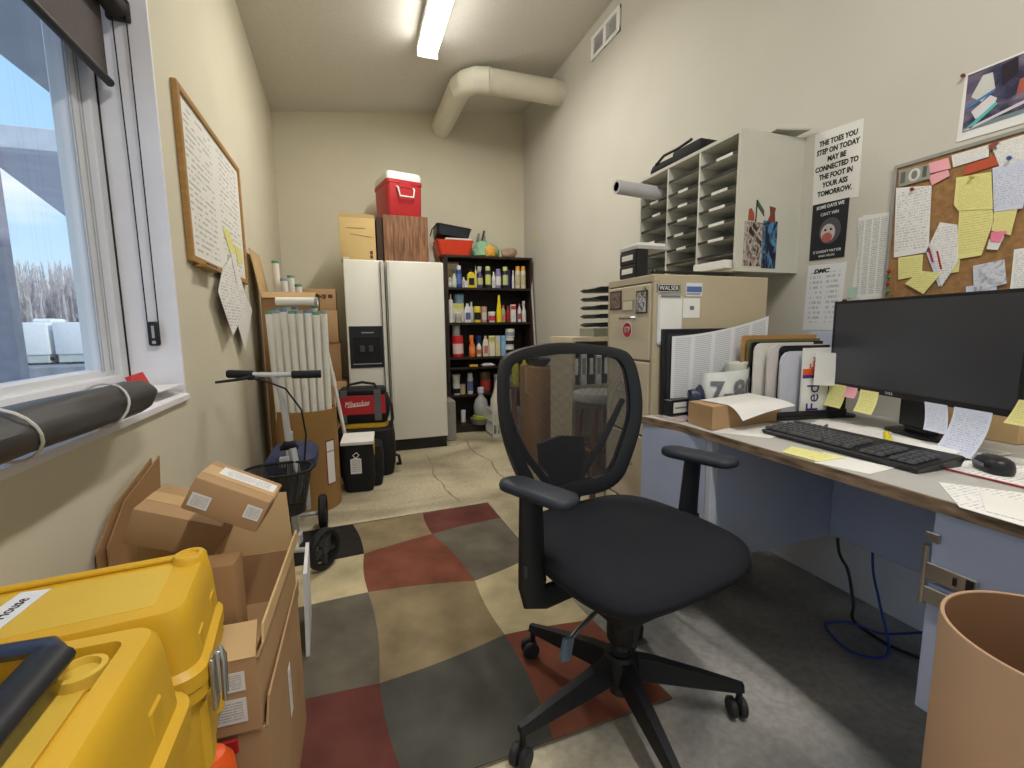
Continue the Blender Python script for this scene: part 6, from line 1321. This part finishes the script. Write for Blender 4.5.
# seat
def seat_ring(w, d, z, front_drop=0., cy=0.):
    out = []
    for k in range(48):
        a = 2*math.pi*k/48; c, s = math.cos(a), math.sin(a); e = .52
        x = math.copysign(abs(c)**e, c)*w/2; y = math.copysign(abs(s)**e, s)*d/2
        x *= 1-.07*max(0, y/(d/2))
        f = max(0, -y/(d/2)-.45)/.55
        out.append(V((x+.020, y+cy, z-front_drop*f*f)))
    return out
m = MB(); cy = .005; UP = .046; sxo = .014
m.rings([seat_ring(w, d, z+UP, dr, cy) for w, d, z, dr in ((.44, .43, .412, .0), (.52, .49, .422, .008), (.555, .515, .445, .010), (.550, .51, .468, .024), (.48, .47, .488, .028), (.42, .41, .494, .028), (.28, .28, .492, .02), (.10, .10, .490, .01))]); m.out('seat', m_seat, t_, smooth=70)
m = MB(); m.rings([seat_ring(.40, .39, .388+UP, 0, cy), seat_ring(.42, .41, .399+UP, 0, cy)]); m.out('seat_pan', m_pl, t_, smooth=30)
# back: frame outline in (t, h) at the lean plane, mesh, supports
LEAN = R(9); BO = .215; BZ = .548
def bp_(t, h, fwd=0.):
    cv = .055*(t/.25)**2
    y = BO+h*math.sin(LEAN)-cv-fwd; return V((t*1.03-.006, y, BZ+h*math.cos(LEAN)))
ctrl = [(0, .020), (.10, .022), (.165, .055), (.207, .13), (.240, .22), (.253, .30), (.250, .38), (.236, .445), (.200, .477), (.10, .496), (0, .503)]
out = ctrl + [(-a, b_) for a, b_ in reversed(ctrl[1:-1])]
def smooth_loop(c, n=4):
    res = []; L = len(c)
    for i in range(L):
        p0, p1, p2, p3 = (V((*c[(i+j-1) % L], 0)) for j in range(4))
        for k in range(n):
            q = k/n; res.append(.5*((2*p1)+(p2-p0)*q+(2*p0-5*p1+4*p2-p3)*q*q+(3*p1-p0-3*p2+p3)*q**3))
    return [(p.x, p.y) for p in res]
ol = smooth_loop(out); CT = (0, .27)
def inset(pt, w):
    v = V((pt[0]-CT[0], pt[1]-CT[1])); l = v.length; wv = w*(1+.35*max(0, -v.y/l)); f = (l-wv)/l; return (CT[0]+v.x*f, CT[1]+v.y*f)
inn = [inset(p, .036) for p in ol]
m = MB(); n_ = len(ol); A = [m.bm.verts.new(bp_(*p, .016)) for p in ol]; B = [m.bm.verts.new(bp_(*p, .020)) for p in [inset(p, .012) for p in ol]]; Cc = [m.bm.verts.new(bp_(*p, .014)) for p in inn]; D = [m.bm.verts.new(bp_(*p, -.006)) for p in inn]; E = [m.bm.verts.new(bp_(*p, -.018)) for p in [inset(p, .012) for p in ol]]; G = [m.bm.verts.new(bp_(*p, -.010)) for p in ol]
for X_, Y_ in ((A, B), (B, Cc), (Cc, D), (D, E), (E, G), (G, A)):
    for i in range(n_): m.bm.faces.new((X_[i], X_[(i+1) % n_], Y_[(i+1) % n_], Y_[i]))
m.out('back_frame', m_pl, t_, smooth=50)
mm = bpy.data.materials.new('chair_mesh'); mm.use_nodes = True; n = mm.node_tree; n.nodes.clear(); mesh_mat(n, srgb(30, 31, 36), 110, 130, (.42, .36))
def msh(u, v):
    h = .035+v*.445
    # half width of the opening at this height
    hwid = .0
    for i in range(len(inn)):
        (x0, y0), (x1, y1) = inn[i], inn[(i+1) % len(inn)]
        if (y0-h)*(y1-h) <= 0 and y0 != y1: hwid = max(hwid, abs(x0+(x1-x0)*(h-y0)/(y1-y0)))
    hwid = max(hwid, .02)+.004
    return bp_((u-.5)*2*hwid, h, .004)
m = MB(); m.surf(msh, 20, 30); m.out('mesh_panel', mm, t_, smooth=80)
m = MB()
for s_ in (-1, 1): m.tube([bp_(s_*.03, -.01, -.035), bp_(s_*.07, .07, -.045), bp_(s_*.14, .16, -.035), bp_(s_*.185, .24, -.03), bp_(s_*.212, .31, -.014)], [.016, .013, .012, .011, .009], 10)
m.out('support_arm', m_pl, t_)
m = MB()
m.prism([(-.045, -.02), (.045, -.02), (.055, .08), (.085, .115), (.085, .185), (0, .20), (-.085, .185), (-.085, .115), (-.055, .08)], .022, axes(bp_(0, 0, -.052), (1, 0, 0), (0, math.sin(LEAN), math.cos(LEAN)))); m.out('lumbar_plate', m_pl, t_, smooth=0)
m = MB(); m.tube([(0, .26, .36), (0, .285, .40), (0, .275, .50), bp_(0, .05, -.045)], [.03, .032, .030, .026], 12, sq=(1.5, .6)); m.out('back_spine', m_pl, t_)
# arms
for s_ in (-1, 1):
    m = MB(); x = s_*.280
    m.tube([(s_*.16, .02, .415), (s_*.24, .02, .412), (x-s_*.004, .02, .424), (x, .02, .46), (x+s_*.004, .018, .56), (x+s_*.008, .012, .695)], [.026, .028, .032, .034, .030, .027], 12, sq=(.62, 1.2)); ap = m.out('arm_post', m_pl, t_)
    m = MB(); m.b2(x+s_*.030-.004, x+s_*.030+.004, .0, .03, .49, .52, .002); m.out('height_button', C_(60, 60, 64), ap, smooth=0)
    m = MB(); yw = R(14); cx, cyy = x+s_*.004, -.010; pr = [(.066, .20), (.082, .222), (.084, .226), (.078, .22), (.056, .19)]; zs = (.694, .699, .709, .717, .720)
    rings = []
    for (w, d), z in zip(pr, zs):
        rings.append([Matrix.Rotation(yw, 3, 'Z') @ p + V((cx, cyy, z)) for p in rrect(w, d, min(w, d)*.46, 7)])
    m.rings(rings); m.out('arm_pad', m_pl2, t_, smooth=60)

# ================================================================ RUG
m_rug = []
def rugm(name, c): return mat('rug_'+name, srgb(*c), rough=.95, var=.26, scale=5, bump=.3, spec=.05, detail=8)
RG = rugm('grey', (104, 98, 86)); RD = rugm('dark', (82, 82, 76)); RB = rugm('black', (46, 44, 42)); RT = rugm('beige', (190, 176, 140)); RO = rugm('olive', (140, 124, 96)); RR_ = rugm('red', (126, 78, 62)); RM = rugm('maroon', (102, 62, 56))
colx = [-.52, 0, .40, .80]
nodes = [
 [(-.50, 2.60), (-.045, 2.612), (.348, 2.622), (.757, 2.650)],
 [(-.50, 2.23), (.005, 2.235), (.354, 2.333), (.762, 2.400)],
 [(-.49, 1.84), (.012, 1.885), (.454, 1.812), (.772, 1.925)],
 [(-.48, 1.36), (.028, 1.356), (.465, 1.436), (.800, 1.40)],
 [(-.47, .965), (.075, .985), (.455, .995), (.842, 1.002)]]
cells = [[RB, RO, RM], [RT, RR_, RG], [RG, RO, RT], [RM, RD, RR_]]
def edge(p, q, bow):
    d = V((q[0]-p[0], q[1]-p[1])); n2 = V((-d.y, d.x)); return [(p[0]+d.x*k/6+n2.x*bow*math.sin(math.pi*k/6), p[1]+d.y*k/6+n2.y*bow*math.sin(math.pi*k/6)) for k in range(6)]
t_ = thing('area_rug', 'patchwork area rug of red, grey, olive and beige blocks on the concrete floor', 'rug', (.15, 1.8, .0012))
mats_ = [RG, RD, RB, RT, RO, RR_, RM]
m = MB()
bh = lambda i, j: 0 if i in (0, 4) else ((.025, -.025, .02)[(i+j) % 3])
bv = lambda i, j: 0 if j in (0, 3) else ((-.03, .03)[(i+j) % 2])
for i in range(4):
    for j in range(3):
        a, b_, c, d = nodes[i][j], nodes[i][j+1], nodes[i+1][j+1], nodes[i+1][j]
        loop = edge(a, b_, bh(i, j)) + edge(b_, c, bv(i, j+1)) + edge(c, d, -bh(i+1, j)) + edge(d, a, -bv(i, j))
        m.mi = mats_.index(cells[i][j]); m.prism([(p[0]-.15, p[1]-1.8) for p in reversed(loop)], .0035)
m.out('pile', mats_, t_, smooth=0)
m = MB(); a, b_, c, d = nodes[0][0], nodes[0][3], nodes[4][3], nodes[4][0]
per = [nodes[0][0], nodes[0][3], nodes[1][3], nodes[2][3], nodes[3][3], nodes[4][3], nodes[4][0], nodes[0][0]]
for p, q in zip(per, per[1:]): m.tube([(p[0]-.15, p[1]-1.8, .0022), (q[0]-.15, q[1]-1.8, .0022)], .0022, 6)
m.out('bound_edge', S('rug_binding', 108, 96, 82, rough=.9), t_)

# ================================================================ FIBER DRUM AT THE DESK
m_d2 = mat('fiber_tan', srgb(180, 146, 116), rough=.6, var=.05, scale=4, spec=.25); m_d3 = mat('fiber_inside', srgb(140, 102, 70), rough=.7, var=.06, scale=6)
t_ = thing('waste_drum', 'open brown fiber drum used as a bin in front of the desk drawers', 'drum', (.897, .2805, 0)); r = .134; H_ = .665
m = MB(); m.lathe([(r, 0), (r, H_-.002), (r-.001, H_)], n=72, cap0=True, cap1=False); m.lathe([(r-.006, .012), (r-.006, H_-.002), (r-.005, H_)], n=72, cap0=False, cap1=False)
m.rings([[V((q*math.cos(k*2*math.pi/72), q*math.sin(k*2*math.pi/72), H_)) for k in range(72)] for q in (r-.001, r-.005)], False, False); m.out('drum_wall', m_d2, t_, smooth=40)
m = MB(); m.lathe([(r-.0066, .013), (r-.0066, H_-.001)], n=72, cap0=True, cap1=False); m.out('inner_lining', m_d3, t_, smooth=40)
